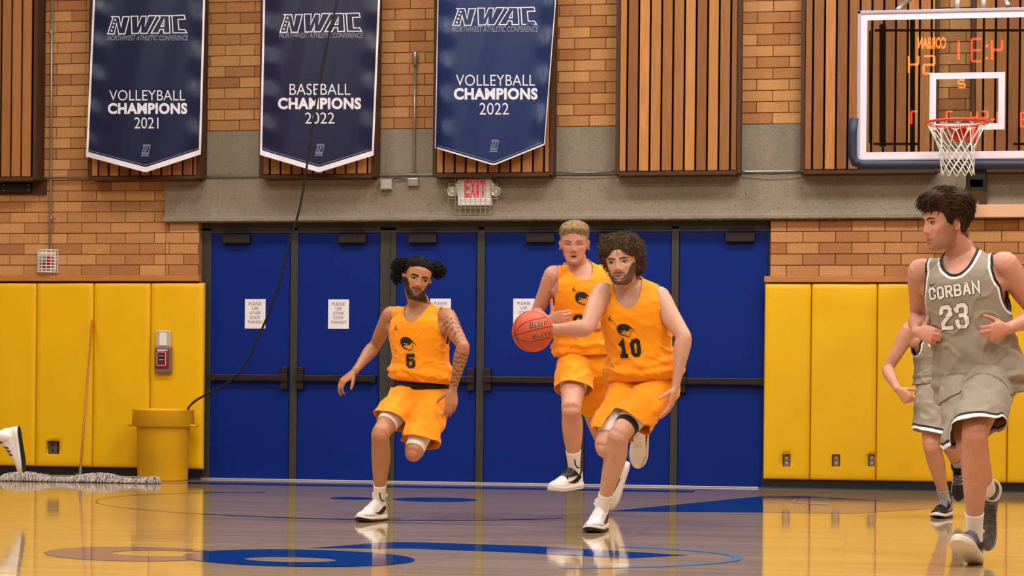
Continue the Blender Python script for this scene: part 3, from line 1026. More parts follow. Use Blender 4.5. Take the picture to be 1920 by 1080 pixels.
MB().box((-.076, -.045, .03), (.074, 0, .19), .012).build('lift_cover', mat('milky_plastic', (196, 178, 150), .25), r_)
MB().box((-.038, -.052, .045), (.034, -.04, .17), .004).build('label_plate', M_WHITE, r_)
MB().box((-.05, -.056, .175), (.046, -.04, .186), .003).build('hinge_bar', M_WHITE, r_)

# exit sign with guard and two lamp heads
q0 = Wp(889, 359, -.13)
r_ = empty('exit_sign', 'white emergency EXIT sign with red letters in a wire guard above the doors', 'exit sign', None, (q0.x, -.035, q0.z))
def ex(px, py, y=-.13):
    q = Wp(px, py, y); return (q.x - q0.x, y + .035, q.z - q0.z)
a, b = ex(858, 385), ex(921, 335)
MB().box((a[0], -.09, a[2]), (b[0], 0.0, b[2]), .006).build('housing', M_WHITE, r_)
for pxs in ((854, 859), (920, 926)):
    s = 1 if pxs[0] > 900 else -1
    e = ex(920 if s > 0 else 859, 345)[0]
    V = [(e, -.085, ex(0, 344)[2]), (e + s * .03, -.07, ex(0, 352)[2]), (e + s * .03, -.07, ex(0, 366)[2]), (e, -.085, ex(0, 374)[2])]
    V += [(x_, -.01, z_) for x_, y_, z_ in V]
    mesh_obj('lamp_wing', V, [(0, 1, 2, 3), (7, 6, 5, 4), (0, 4, 5, 1), (1, 5, 6, 2), (2, 6, 7, 3), (3, 7, 4, 0)], M_WHITE, r_)
t = MB()
pl = lambda px, py: Vector(ex(px, py, -.128))
for s, x0, x1 in (('E', 870.5, 880.5), ('X', 882, 891.5), ('I', 893.5, 898), ('T', 900, 910.5)):
    rect_letters(t, s, x0, 337.5, x1, 370, pl, offset=0.05 if s != 'I' else 0.0)
t.build('lettering', mat('exit_red', (226, 30, 56), .4, emit=0.5), r_)
for (px, py, s) in ((848, 359, -1), (930.5, 359, 1)):
    c = ex(px, py, -.12)
    MB().lathe([(0.0, .05), (.02, .045), (.036, .02), (.045, -.012), (.047, -.02), (.043, -.02), (.03, .0), (.006, .012), (0, .012)], c, 18, 'y').build('lamp_head', mat('lamp_reflector', (214, 206, 190), .2, metal=.7), r_, True)
    MB().lathe([(0, -.012), (.01, -.01), (.012, .004), (.0, .012)], c, 10, 'y').build('bulb', M_WHITE, r_, True)
    MB().tube([c, (c[0] - s * .03, c[1] + .03, c[2] - .005)], .01, 8).build('lamp_arm', M_WHITE, r_)
gd = MB()
yg = -.155
M_WIRE = mat('guard_wire', (176, 172, 156), .35, metal=.6)
for i in range(8):
    px = 853.5 + 66 * i / 7
    gd.tube([ex(px, 332, yg), ex(px, 401.5, yg)], .0028, 5)
for i in range(7):
    py = 332.5 + 69 * i / 6
    gd.tube([ex(853, py, yg), ex(920.5, py, yg)], .0032, 5)
for py in (333, 377, 401):
    for px in (853, 920.5):
        gd.tube([ex(px, py, yg), ex(px, py, -.04)], .003, 5)
for px, s in ((853, -1), (920.5, 1)):
    for py in (345, 362, 372):
        gd.tube([ex(px, py, yg), ex(px + s * 12, py, yg), ex(px + s * 12, py, -.04)], .003, 5)
    gd.tube([ex(px + s * 12, 342, yg), ex(px + s * 12, 380, yg)], .003, 5)
gd.build('wire_guard', M_WIRE, r_)

# door notices
for (px0, px1, py0, py1, lb) in ((459, 498, 561, 616, 'white paper notice on the leftmost blue door'), (615, 654.5, 561.5, 616.5, 'white paper notice on the second blue door from the left'),
                                 (806, 845.5, 560, 615, 'white paper notice on the door behind the number 5 player'), (962, 1002.5, 560, 615, 'white paper notice on the door behind the basketball')):
    r_ = empty('door_notice', lb, 'paper sign', 'notices taped to the doors')
    a, b = Wp(px0, py1, YD - .002), Wp(px1, py0, YD - .002)
    MB().box((a.x, YD - .0025, a.z), (b.x, YD - .0005, b.z)).build('sheet', M_PAPER, r_)
    t = MB()
    pl = lambda px, py: Wp(px, py, YD - .004)
    cx, hh = (px0 + px1) / 2, (py1 - py0)
    for i, (s, w) in enumerate((('PLEASE', 24), ('USE', 12), ('OTHER', 21), ('DOOR', 18), ('THANKS!!!', 29))):
        y = py0 + hh * (.105 + .155 * i)
        rect_letters(t, s, cx - w / 2, y, cx + w / 2, y + 5.6, pl, offset=0.0)
    t.build('lettering', M_INK, r_)

# shelf board at the right, block behind the goal arm
o = sheet('ledge_board', X(1800, 395, -.10), X(2420, 395, -.10), [(0.0, Z(1880, 406.5, -.1)), (-.10, Z(1880, 406.5, -.1)), (-.10, Z(1880, 383, -.1)), (0.0, Z(1880, 383, -.1))], mat('pale_planed_wood', (226, 178, 142), .5, var=.06, vscale=4, stretch=(1, 20, 20)), step=.5)
tag(o, 'pale planed wooden board fixed to the beam behind the number 23 player', 'board')
o = MB().box((X(1836, 350, -.08), -.08, Z(1843, 382, -.08)), (X(1851, 350, -.08), 0.0, Z(1843, 322, -.08)), .003).build('mount_block', M_FRAME)
tag(o, 'dark brown upright wooden block beside the goal support arm', 'board')

# ------------------------------------------------------------------ basketball goal
YBB = P(1800, 160, 16.5).y
def glass_mat():
    m = bpy.data.materials.new('backboard_glass')
    m.use_nodes = True
    nt = m.node_tree
    nt.nodes.clear()
    out = nt.nodes.new('ShaderNodeOutputMaterial')
    mx = nt.nodes.new('ShaderNodeMixShader')
    tr = nt.nodes.new('ShaderNodeBsdfTransparent')
    gl = nt.nodes.new('ShaderNodeBsdfGlossy')
    fr = nt.nodes.new('ShaderNodeFresnel')
    fr.inputs['IOR'].default_value = 1.52
    ad = nt.nodes.new('ShaderNodeMath'); ad.operation = 'MULTIPLY'; ad.inputs[1].default_value = 1.9
    tr.inputs['Color'].default_value = (0.90, 0.92, 0.91, 1)
    gl.inputs['Color'].default_value = (1, 1, 1, 1)
    gl.inputs['Roughness'].default_value = 0.0
    nt.links.new(fr.outputs[0], ad.inputs[0])
    nt.links.new(ad.outputs[0], mx.inputs[0])
    nt.links.new(tr.outputs[0], mx.inputs[1])
    nt.links.new(gl.outputs[0], mx.inputs[2])
    nt.links.new(mx.outputs[0], out.inputs[0])
    return m
goal = empty('basketball_goal', 'glass backboard with white square, navy edge padding and orange rim', 'basketball hoop')
BXL, BXR = X(1607, 160, YBB), X(2020, 160, YBB)
BZT, BZB = Z(1760, 17.5, YBB), Z(1760, 300, YBB)
pxm = (BXR - BXL) / 413.0
mesh_obj('glass', [(BXL + 4 * pxm, YBB, BZB + 4 * pxm), (BXR - 4 * pxm, YBB, BZB + 4 * pxm), (BXR - 4 * pxm, YBB, BZT - 4 * pxm), (BXL + 4 * pxm, YBB, BZT - 4 * pxm)], [(0, 1, 2, 3)], glass_mat(), goal)
M_ALU = mat('lavender_grey_aluminium', (168, 160, 178), .4, metal=.3)
fm = MB()
f_ = 6 * pxm
fm.box((BXL, YBB - .01, BZB), (BXL + f_, YBB + .05, BZT), .003)
fm.box((BXR - f_, YBB - .01, BZB), (BXR, YBB + .05, BZT), .003)
fm.box((BXL, YBB - .01, BZT - f_), (BXR, YBB + .05, BZT), .003)
fm.box((BXL, YBB - .01, BZB), (BXR, YBB + .05, BZB + f_ * .6), .003)
fm.build('frame', M_ALU, goal)
M_BW = mat('white_board_print', (216, 211, 226), .5)
def ring_rect(x0, x1, z0, z1, w, y):
    mb = MB()
    for (a, b, c, d) in ((x0, x1, z0, z0 + w), (x0, x1, z1 - w, z1), (x0, x0 + w, z0 + w, z1 - w), (x1 - w, x1, z0 + w, z1 - w)):
        mb.box((a, y - .002, c), (b, y - .0005, d))
    return mb
ring_rect(BXL + f_, BXR - f_, BZB + f_ * .6, BZT - f_, 12.5 * pxm, YBB).build('white_border', M_BW, goal)
sq0, sq1 = X(1743, 190, YBB), X(1884, 190, YBB)
ring_rect(sq0, sq1, Z(1813, 243.5, YBB), Z(1813, 136, YBB), 12 * pxm, YBB).build('target_square', M_BW, goal)
# padding along the lower edge
M_NPAD = mat('navy_edge_padding', (26, 40, 66), .55, bump=.0005, bscale=200)
def pad_sweep():
    pts = [(X(1604, 216, YBB), Z(1604, 222, YBB)), (X(1601, 240, YBB), Z(1601, 250, YBB)), (X(1601, 280, YBB), Z(1601, 292, YBB)), (X(1606, 300, YBB), Z(1606, 304, YBB)), (X(1622, 303, YBB), Z(1622, 309, YBB)),
           (X(1800, 303, YBB), Z(1800, 308.5, YBB)), (X(2000, 303, YBB), Z(2000, 308.5, YBB)), (X(2022, 300, YBB), Z(2022, 303, YBB)), (X(2028, 280, YBB), Z(2028, 290, YBB)), (X(2028, 215, YBB), Z(2028, 217, YBB))]
    return MB().tube([(a - .008, YBB + .01, c) for a, c in pts], .039, 12)
pad_sweep().build('edge_padding', M_NPAD, goal, True)
# rim, bracket, net
rc = Wp(1793.5, 230.5, YBB - .40)
RR = 0.236
M_RIM = mat('orange_rim_enamel', (226, 62, 30), .35, spec=.5)
rm = MB()
v, f = tube([(rc.x + RR * math.cos(2 * math.pi * k / 48), rc.y + RR * math.sin(2 * math.pi * k / 48), rc.z) for k in range(48)], .0105, 10, closed=True)
rm.add(v, f).build('rim', M_RIM, goal, True)
br = MB()
br.box((rc.x - .085, YBB - .16, rc.z - .012), (rc.x + .115, YBB - .0, rc.z + .006), .004)
pc = X(1808, 250, YBB - .03)
br.box((pc - .10, YBB - .04, Z(1808, 266, YBB)), (pc + .10, YBB - .003, rc.z + .01), .006)
for s in (-1, 1):
    br.tube([(rc.x + s * .17, rc.y + .165, rc.z), (pc + s * .075, YBB - .03, rc.z - .10)], .009, 8)
    br.tube([(rc.x + s * .06, rc.y + .22, rc.z), (pc + s * .06, YBB - .03, rc.z - .03)], .012, 8)
br.build('bracket', M_RIM, goal)
M_NET = mat('white_net_cord', (226, 222, 214), .8)
NL = Z(1793, 236, YBB - .4) - Z(1793, 331, YBB - .4)
def net_r(t): return RR * (0.95 - 0.62 * min(1, t * 1.7) ** .85 * .72) if t < .55 else 0.137 - .012 * math.sin((t - .55) * 5)
net = MB()
NS = 12
def npt(a, t):
    r_ = net_r(t) + .002
    return (rc.x + r_ * math.cos(a) + .012 * t, rc.y + r_ * math.sin(a), rc.z - .012 - NL * t)
step = 2 * math.pi / NS
LV = [0, .34, .50, .62, .74, .86, 1.0]
for k in range(NS):
    for s in (-1, 1):
        a = k * step
        pts = []
        for i in range(len(LV) - 1):
            for j in range(4):
                t = LV[i] + (LV[i + 1] - LV[i]) * j / 4
                fr_ = i + j / 4
                pts.append(npt(a + s * step / 2 * fr_, t))
        pts.append(npt(a + s * step / 2 * (len(LV) - 1), 1.0))
        net.tube(pts, .0042, 5)
    pts = [npt(k * step + (j - 3) / 6 * step * .5, .0 + .04 * (1 - abs(j - 3) / 3.0)) for j in range(7)]
    net.tube(pts, .005, 5)
net.build('net', M_NET, goal, True)
# support behind the glass: black steel frame and arm to the wall
ms = MB()
ym = YBB + .10
def bar(p0, p1, th=.018):
    a, b = Wp(p0[0], p0[1], ym), Wp(p1[0], p1[1], ym)
    ms.tube([a, b], th, 4)
bar((1640, 57), (2000, 57), .010); bar((1638, 270), (1722, 270), .010); bar((1900, 270), (2000, 270), .010)
bar((1631, 57), (1631, 268), .007); bar((1655, 46), (1655, 275), .026); bar((1711, 30), (1711, 290), .02)
ms.build('mount_frame', M_BLACK, goal)
am = MB()
ax = X(1828, 330, YBB + .3)
za = Z(1828, 352, YBB + .3)
am.box((ax - .06, YBB + .05, za - .05), (ax + .06, -.09, za + .05), .01)
am.box((ax - .08, YBB + .05, za - .03), (ax + .08, YBB + .14, za + .22), .01)
am.tube([(ax, YBB + .3, za), (ax, -.14, za - .1)], .03, 10)
am.build('support_arm', M_BLACK, goal)
ab = MB()
for px0, py0, px1, py1 in ((1684, 18, 1712, -8), (1890, 10, 1870, -30)):
    a, b = Wp(px0, py0, YBB + .06), Wp(px1, py1, YBB + 1.2)
    ab.tube([a, a + (b - a) * 1.6], .022, 10)
for px in (1795, 1844):
    a = Wp(px, 12, YBB + .05)
    ab.box((a.x - .02, YBB + .02, BZT - .01), (a.x + .02, YBB + .07, BZT + .09), .004)
ab.build('brace', M_STEEL, goal, True)

# ------------------------------------------------------------------ scoreboard on the far wall, seen mirrored in the glass
YS = -33.55
def sb(px, py):
    r = ray(px, py)
    q = CAM + r * ((YBB - CAM.y) / r.y)
    r2 = Vector((r.x, -r.y, r.z))
    return q + r2 * ((YS - q.y) / r2.y)
score = empty('scoreboard', 'black scoreboard with lit red digits, mirrored in the backboard glass', 'scoreboard')
a, b = sb(1690, 245), sb(1960, 62)
MB().box((a.x, YS - .2, a.z), (b.x, YS - .02, b.z), .02).build('case', M_BLACK, score)
M_LED = mat('led_red', (255, 48, 26), .5, emit=70.0)
M_LEDO = mat('led_orange', (255, 92, 30), .5, emit=70.0)
SEG = {'0': 'abcdef', '1': 'bc', '2': 'abged', '3': 'abgcd', '4': 'fgbc', '5': 'afgcd', '7': 'abc', '8': 'abcdefg', '-': 'g'}
def seg7(mb, ch, px0, py0, px1, py1, w=4.0):
    """px0 is the digit's own left edge; px0 > px1 as the reflection turns it round."""
    ym_ = (py0 + py1) / 2
    L = {'a': (px0, py0, px1, py0), 'b': (px1, py0, px1, ym_), 'c': (px1, ym_, px1, py1), 'd': (px0, py1, px1, py1), 'e': (px0, ym_, px0, py1), 'f': (px0, py0, px0, ym_), 'g': (px0, ym_, px1, ym_)}
    for s in SEG[ch]:
        x0, y0, x1, y1 = L[s]
        n = 5
        for k in range(n):
            xa, ya = x0 + (x1 - x0) * (k + .1) / n, y0 + (y1 - y0) * (k + .1) / n
            xb, yb_ = x0 + (x1 - x0) * (k + .9) / n, y0 + (y1 - y0) * (k + .9) / n
            hx, hy = (0, w / 2) if y0 == y1 else (w / 2, 0)
            mb.add([sb(xa - hx, ya - hy), sb(xb - hx, yb_ - hy), sb(xb + hx, yb_ + hy), sb(xa + hx, ya + hy)], [(0, 1, 2, 3)])
t = MB()
rect_letters(t, 'CORBAN', 1774, 69.5, 1721, 91.5, sb, offset=.03)
seg7(t, '5', 1752, 105, 1732, 138); seg7(t, '4', 1722, 105, 1704, 137)
seg7(t, '2', 1809, 150, 1797, 164, 3)
t.build('digits', M_LEDO, score)
t = MB()
seg7(t, '4', 1879, 75, 1860, 112); seg7(t, '3', 1840, 73, 1822, 115); seg7(t, '1', 1812, 76, 1797.5, 112)
for py in (86, 109):
    t.add([sb(1848, py - 2.5), sb(1853, py - 2.5), sb(1853, py + 2.5), sb(1848, py + 2.5)], [(0, 1, 2, 3)])
seg7(t, '7', 1721, 209, 1709, 232, 3)
seg7(t, '7', 1786, 209, 1775, 232, 3); seg7(t, '5', 1852, 209, 1841, 232, 3); seg7(t, '4', 1832, 209, 1820, 232, 3); seg7(t, '1', 1880, 209, 1870, 230, 3); seg7(t, '-', 1866, 214, 1858, 234, 3)
seg7(t, '8', 1928, 211, 1914, 237, 3)
t.build('digits', M_LED, score)

# ------------------------------------------------------------------ things on the floor by the left pads
gq = G(304, 898.5)
rb, rt_ = .232, .272
can_y = -0.36
cx_ = X(306, 800, can_y)
can = empty('trash_can', 'tall round yellow plastic trash can standing beside the doors', 'trash can', None, (cx_, can_y, 0))
hc = Z(306, 766, can_y - .1)
M_CAN = mat('yellow_plastic', (238, 178, 6), .45, spec=.4, var=.03, vscale=6)
MB().lathe([(0, 0.0), (rb * .96, 0.0), (rb, .012), (rb + .012, hc * .74), (rb + .014, hc * .745), (rt_ + .004, hc * .75), (rt_ + .016, hc * .76), (rt_ + .010, hc * .955), (rt_ + .016, hc * .965), (rt_ + .016, hc * .995), (rt_ + .006, hc), (rt_ - .006, hc * .99), (rb, hc * .7), (rb * .95, .02), (0, .018)], (0, 0, 0), 40).build('bin', M_CAN, can, True)
for s in (-1, 1):
    MB().tube([(s * (rt_ + .005), -.06, hc * .77), (s * (rt_ + .04), -.05, hc * .765), (s * (rt_ + .045), 0, hc * .765), (s * (rt_ + .04), .05, hc * .765), (s * (rt_ + .005), .06, hc * .77)], .012, 8).build('handle', M_CAN, can, True)

mop_g = G(150, 904)
mp_y = min(mop_g.y, -0.42)
mop = empty('dust_mop', 'wide grey dust mop with long wooden handle leaning on the yellow pads', 'mop', None, (X(150, 890, mp_y), mp_y, 0))
mx0, mx1 = X(4, 890, mp_y) - mop.location.x, X(298, 890, mp_y) - mop.location.x
MB().box((mx0 + .1, -.035, .045), (mx1 - .1, .035, .06), .004).build('frame', M_STEEL, mop)
ym_ = MB()
rr = random.Random(4)
for k in range(2000):
    x = rr.uniform(mx0, mx1)
    edge = min(1.0, min(x - mx0, mx1 - x) / .06 + .25)
    a = rr.uniform(0, 2 * math.pi)
    l = rr.uniform(.05, .11) * edge
    y0 = rr.uniform(-.04, .04)
    h = rr.uniform(.035, .088) * (.75 + .25 * math.sin(x * 9) ) * (0.55 + .45 * edge)
    dx, dy = math.cos(a) * l * .7, (math.sin(a) if rr.random() < .5 else -abs(math.sin(a))) * l
    ym_.tube([(x, y0, h), (x + dx * .5, y0 + dy * .6, h * .95), (x + dx, y0 + dy, max(.006, h * .15))], [.0045, .0055, .004], 4)
ym_.build('yarn', mat('grey_mop_yarn', (196, 186, 182), .95, var=.3, vscale=14), mop, True, 'stuff')
hb = Vector((0, 0, .06)); ht = Wp(173, 601, -.075) - mop.location
MB().tube([hb + (ht - hb) * .05, hb + (ht - hb) * .5, ht], [.0115, .0115, .0105], 10).build('handle', mat('worn_mop_wood', (190, 118, 46), .5, var=.2, vscale=5, stretch=(30, 30, 1)), mop, True)
MB().tube([hb - Vector((0, 0, .01)), hb + (ht - hb) * .065], .015, 10).box((-.05, -.02, .055), (.05, .02, .075), .004).build('clamp', mat('mop_clamp_metal', (92, 112, 100), .4, metal=.5), mop)

# cable hanging from above into the can
pts = [(640, -60), (632, 0), (618, 60), (604, 130), (592, 200), (577, 300), (562, 390), (541, 460), (522, 540), (495, 608), (456, 690), (420, 722), (388, 739), (366, 752), (353, 766), (345, 790), (342, 820)]
n = len(pts)
W_ = []
for i, (a, b) in enumerate(pts):
    t = max(0, (i - 8) / (n - 9))
    W_.append(Wp(a, b, -1.1 + (can_y + .12 + 1.1) * (t ** 1.0)))
def catmull(p, k=6):
    out = []
    for i in range(len(p) - 1):
        a, b, c, d = p[max(i - 1, 0)], p[i], p[i + 1], p[min(i + 2, len(p) - 1)]
        for j in range(k):
            t = j / k
            out.append(0.5 * ((2 * b) + (c - a) * t + (2 * a - 5 * b + 4 * c - d) * t * t + (3 * b - a - 3 * c + d) * t ** 3))
    out.append(p[-1])
    return out
W_ = [W_[0] + Vector((.25, 0, 3.2)), W_[0] + Vector((.12, 0, 1.4))] + W_
cb = MB().tube(catmull(W_), .0105, 8)
tag_build(cb, 'hanging_cable', mat('black_rubber_cable', (14, 13, 14), .5), 'black cable hanging in a long curve from above into the yellow can', 'cable', None, True)

# ------------------------------------------------------------------ people: tools
def A3(v): return np.array([v[0], v[1], v[2]], float)
def nrm(v):
    v = np.asarray(v, float)
    return v / max(1e-9, np.linalg.norm(v))
CAMB = np.stack([A3(RT), A3(FW), A3(UP)], 1)          # columns: picture right, away, up
def cdir(x, y, z): return nrm(CAMB @ np.array([x, y, z], float))

class Shell:
    def __init__(self): self.V, self.F, self.n = [], [], 0
    def rings(self, R):
        """closed loft over a list of (k,3) rings with fan caps"""
        k = len(R[0]); o = self.n
        for r_ in R: self.V.append(np.asarray(r_)); self.n += k
        for i in range(len(R) - 1):
            a = o + i * k
            for j in range(k):
                j2 = (j + 1) % k
                self.F.append((a + j, a + j2, a + k + j2, a + k + j))
        for idx, rev in ((0, True), (len(R) - 1, False)):
            c = np.mean(R[idx], axis=0)
            self.V.append(c[None]); ci = self.n; self.n += 1
            a = o + idx * k
            for j in range(k):
                j2 = (j + 1) % k
                self.F.append((ci, a + j2, a + j) if rev else (ci, a + j, a + j2))
    def limb(self, p0, p1, front, prof, n=18):
        d = p1 - p0; L = np.linalg.norm(d); d = d / L
        f = front - d * np.dot(front, d); f = nrm(f); l = np.cross(d, f)
        R = []
        for t, rx, ry, off in prof:
            c = p0 + d * (t * L) + f * off
            R.append([c + l * rx * math.cos(a) + f * ry * math.sin(a) for a in np.linspace(0, 2 * math.pi, n, endpoint=False)])
        self.rings(R)
    def ball(self, c, r, ax=None, n=12):
        r = np.array(r if hasattr(r, '__len__') else (r, r, r), float)
        M = ax if ax is not None else np.eye(3)
        R = []
        for i in range(1, n):
            ph = math.pi * i / n
            R.append([c + M @ (r * np.array([math.sin(ph) * math.cos(a), math.sin(ph) * math.sin(a), math.cos(ph)])) for a in np.linspace(0, 2 * math.pi, 16, endpoint=False)])
        self.rings(R)
    def chain(self, pts, rad, n=10):
        pts = [np.asarray(p, float) for p in pts]
        v, f = tube([Vector(p) for p in pts], rad, n, True)
        v = np.array([list(q) for q in v])
        o = self.n
        self.V.append(v); self.n += len(v)
        for q in f: self.F.append(tuple(i + o for i in q))
        for p, r_ in ((pts[0], rad[0]), (pts[-1], rad[-1])):
            self.ball(p, r_ * .98, n=8)
    def arrays(self): return np.concatenate(self.V), self.F

def remesh(V, F, vox):
    me = bpy.data.meshes.new('tmp')
    me.from_pydata(V.tolist(), [], F)
    o = bpy.data.objects.new('tmp', me)
    COL.objects.link(o)
    md = o.modifiers.new('r', 'REMESH')
    md.mode = 'VOXEL'; md.voxel_size = vox; md.adaptivity = 0
    dg = bpy.context.evaluated_depsgraph_get()
    m2 = o.evaluated_get(dg).to_mesh()
    nv = len(m2.vertices)
    co = np.empty(nv * 3); m2.vertices.foreach_get('co', co)
    npoly = len(m2.polygons)
    ls = np.empty(npoly, np.int32); m2.polygons.foreach_get('loop_start', ls)
    lt = np.empty(npoly, np.int32); m2.polygons.foreach_get('loop_total', lt)
    li = np.empty(len(m2.loops), np.int32); m2.loops.foreach_get('vertex_index', li)
    o.evaluated_get(dg).to_mesh_clear()
    bpy.data.objects.remove(o); bpy.data.meshes.remove(me)
    q = lt == 4
    Q = np.stack([li[ls[q] + k] for k in range(4)], 1)
    return co.reshape(-1, 3), Q
def laplace(V, Q, iters, w):
    E = np.concatenate([Q[:, [0, 1]], Q[:, [1, 2]], Q[:, [2, 3]], Q[:, [3, 0]]])
    a = np.concatenate([E[:, 0], E[:, 1]]); b = np.concatenate([E[:, 1], E[:, 0]])
    n = len(V)
    deg = np.maximum(np.bincount(a, minlength=n), 1)
    for _ in range(iters):
        S = np.stack([np.bincount(a, weights=V[b, k], minlength=n) for k in range(3)], 1) / deg[:, None]
        V = V + (S - V) * (w[:, None] if hasattr(w, '__len__') else w)
    return V
def vnormals(V, Q):
    nn = np.cross(V[Q[:, 2]] - V[Q[:, 0]], V[Q[:, 3]] - V[Q[:, 1]])
    N = np.zeros_like(V)
    for k in range(4):
        for c in range(3):
            N[:, c] += np.bincount(Q[:, k], weights=nn[:, c], minlength=len(V))
    return N / np.maximum(np.linalg.norm(N, axis=1), 1e-12)[:, None]
def bvh_of(V, Q): return BVHTree.FromPolygons(V.tolist(), Q.tolist())
def push_out(V, tree, gap):
    """moves points that lie under the body's surface (or closer than gap) out of it"""
    W = V.copy()
    for i, p in enumerate(V):
        loc, no, idx, dist = tree.find_nearest(Vector(p), 0.06)
        if loc is None: continue
        s = (Vector(p) - loc).dot(no)
        if s < gap:
            q = loc + no * gap
            W[i] = (q.x, q.y, q.z)
    return W
def cut(V, Q, f):
    """keeps the part of the quad mesh where f < 0, its border snapped on to f = 0; returns verts, faces, old->new map"""
    ins = f > 0
    E = np.concatenate([Q[:, [0, 1]], Q[:, [1, 2]], Q[:, [2, 3]], Q[:, [3, 0]]])
    mx = ins[E[:, 0]] != ins[E[:, 1]]
    E = E[mx]
    sw = ins[E[:, 1]]
    i_in = np.where(sw, E[:, 1], E[:, 0]); i_out = np.where(sw, E[:, 0], E[:, 1])
    t = f[i_in] / (f[i_in] - f[i_out])
    X_ = V[i_in] + (V[i_out] - V[i_in]) * t[:, None]
    n = len(V)
    c = np.bincount(i_in, minlength=n)
    S = np.stack([np.bincount(i_in, weights=X_[:, k], minlength=n) for k in range(3)], 1)
    W = V.copy()
    has = c > 0
    W[has] = S[has] / c[has][:, None]
    ok = (~ins) | has
    faces = []
    for q in Q:
        if ins[q].all(): continue
        k = [int(i) for i in q if ok[i]]
        if len(k) >= 3: faces.append(k)
    used = np.zeros(n, bool)
    for k in faces: used[k] = True
    mp = -np.ones(n, int); mp[used] = np.arange(used.sum())
    bord = has & used
    return W[used], [[int(mp[i]) for i in k] for k in faces], np.where(used)[0], bord[used]
def set_color(o, C, name='Col'):
    at = o.data.color_attributes.new(name, 'FLOAT_COLOR', 'POINT')
    A = np.ones((len(C), 4), np.float32); A[:, :3] = C
    at.data.foreach_set('color', A.ravel())

# head ------------------------------------------------------------------------------------------------
HZ = np.array([-.121, -.118, -.110, -.095, -.075, -.050, -.025, 0, .03, .06, .085, .105, .117, .122])
HW_ = np.array([.006, .020, .034, .046, .0545, .061, .067, .070, .0735, .0735, .066, .049, .026, .006])
HF = np.array([-.070, -.079, -.087, -.0905, -.0905, -.0915, -.0925, -.0925, -.0955, -.091, -.077, -.052, -.024, .004])
HB = np.array([-.050, -.035, -.015, .010, .035, .060, .078, .088, .097, .097, .088, .066, .036, .010])
def head_base(a, z):
    hw, yf, yb = np.interp(z, HZ, HW_), np.interp(z, HZ, HF), np.interp(z, HZ, HB)
    yc = np.minimum((yf + yb) / 2, .0) * .6 + .4 * (yf + yb) / 2
    ca, sa = np.cos(a), np.sin(a)
    e = 0.82
    x = hw * np.sign(ca) * np.abs(ca) ** e
    y = yc + np.where(sa < 0, yc - yf, yb - yc) * np.sign(sa) * np.abs(sa) ** e
    return np.stack([x, y, z], -1)
def gau(x, s): return np.exp(-(x / s) ** 2)
def face_disp(p, mouth=0.0, broad=1.0):
    x, y, z = p[..., 0], p[..., 1], p[..., 2]
    front = sstep(.0, -.05, y)
    ax = np.abs(x)
    nose_h = np.interp(z, [-.056, -.047, -.040, -.033, -.022, .0, .014, .026], [0, .006, .018, .0235, .020, .011, .0055, 0])
    nose_w = np.interp(z, [-.05, -.036, -.02, .0, .02], [.017, .0155, .0115, .0088, .010]) * broad
    d = nose_h * gau(x, nose_w)
    d += .007 * gau(ax - .0145 * broad, .0065) * gau(z + .040, .008)
    d -= .0095 * gau(ax - .0325, .0135) * gau(z - .001, .0095)
    d += .0045 * gau(ax - .030, .020) * gau(z - .021, .007)
    d += .004 * gau(ax - .046, .016) * gau(z + .026, .016)
    d += .0055 * gau(x, .022) * gau(z + .0655, .0048) + .0062 * gau(x, .019) * gau(z + .0805, .0052)
    d -= .0048 * gau(x, .023) * gau(z + .0728, .0024)
    d -= .0035 * gau(x, .02) * gau(z + .091, .005)
    d += .007 * gau(x, .017) * gau(z + .106, .010)
    if mouth:
        d -= mouth * .013 * gau(x, .014) * gau(z + .0745, .0055)
    q = p.copy()
    q[..., 1] = y - d * front
    return q
def head_mesh(mouth=0.0, broad=1.0):
    a = np.concatenate([np.linspace(-math.pi, 0, 72, endpoint=False), np.linspace(0, math.pi, 40, endpoint=False)])
    z = np.concatenate([np.linspace(-.1205, -.1, 9, endpoint=False), np.linspace(-.1, .035, 62, endpoint=False), np.linspace(.035, .1218, 22)])
    G_ = head_base(a[None, :], np.repeat(z[:, None], len(a), 1))
    return face_disp(G_, mouth, broad)

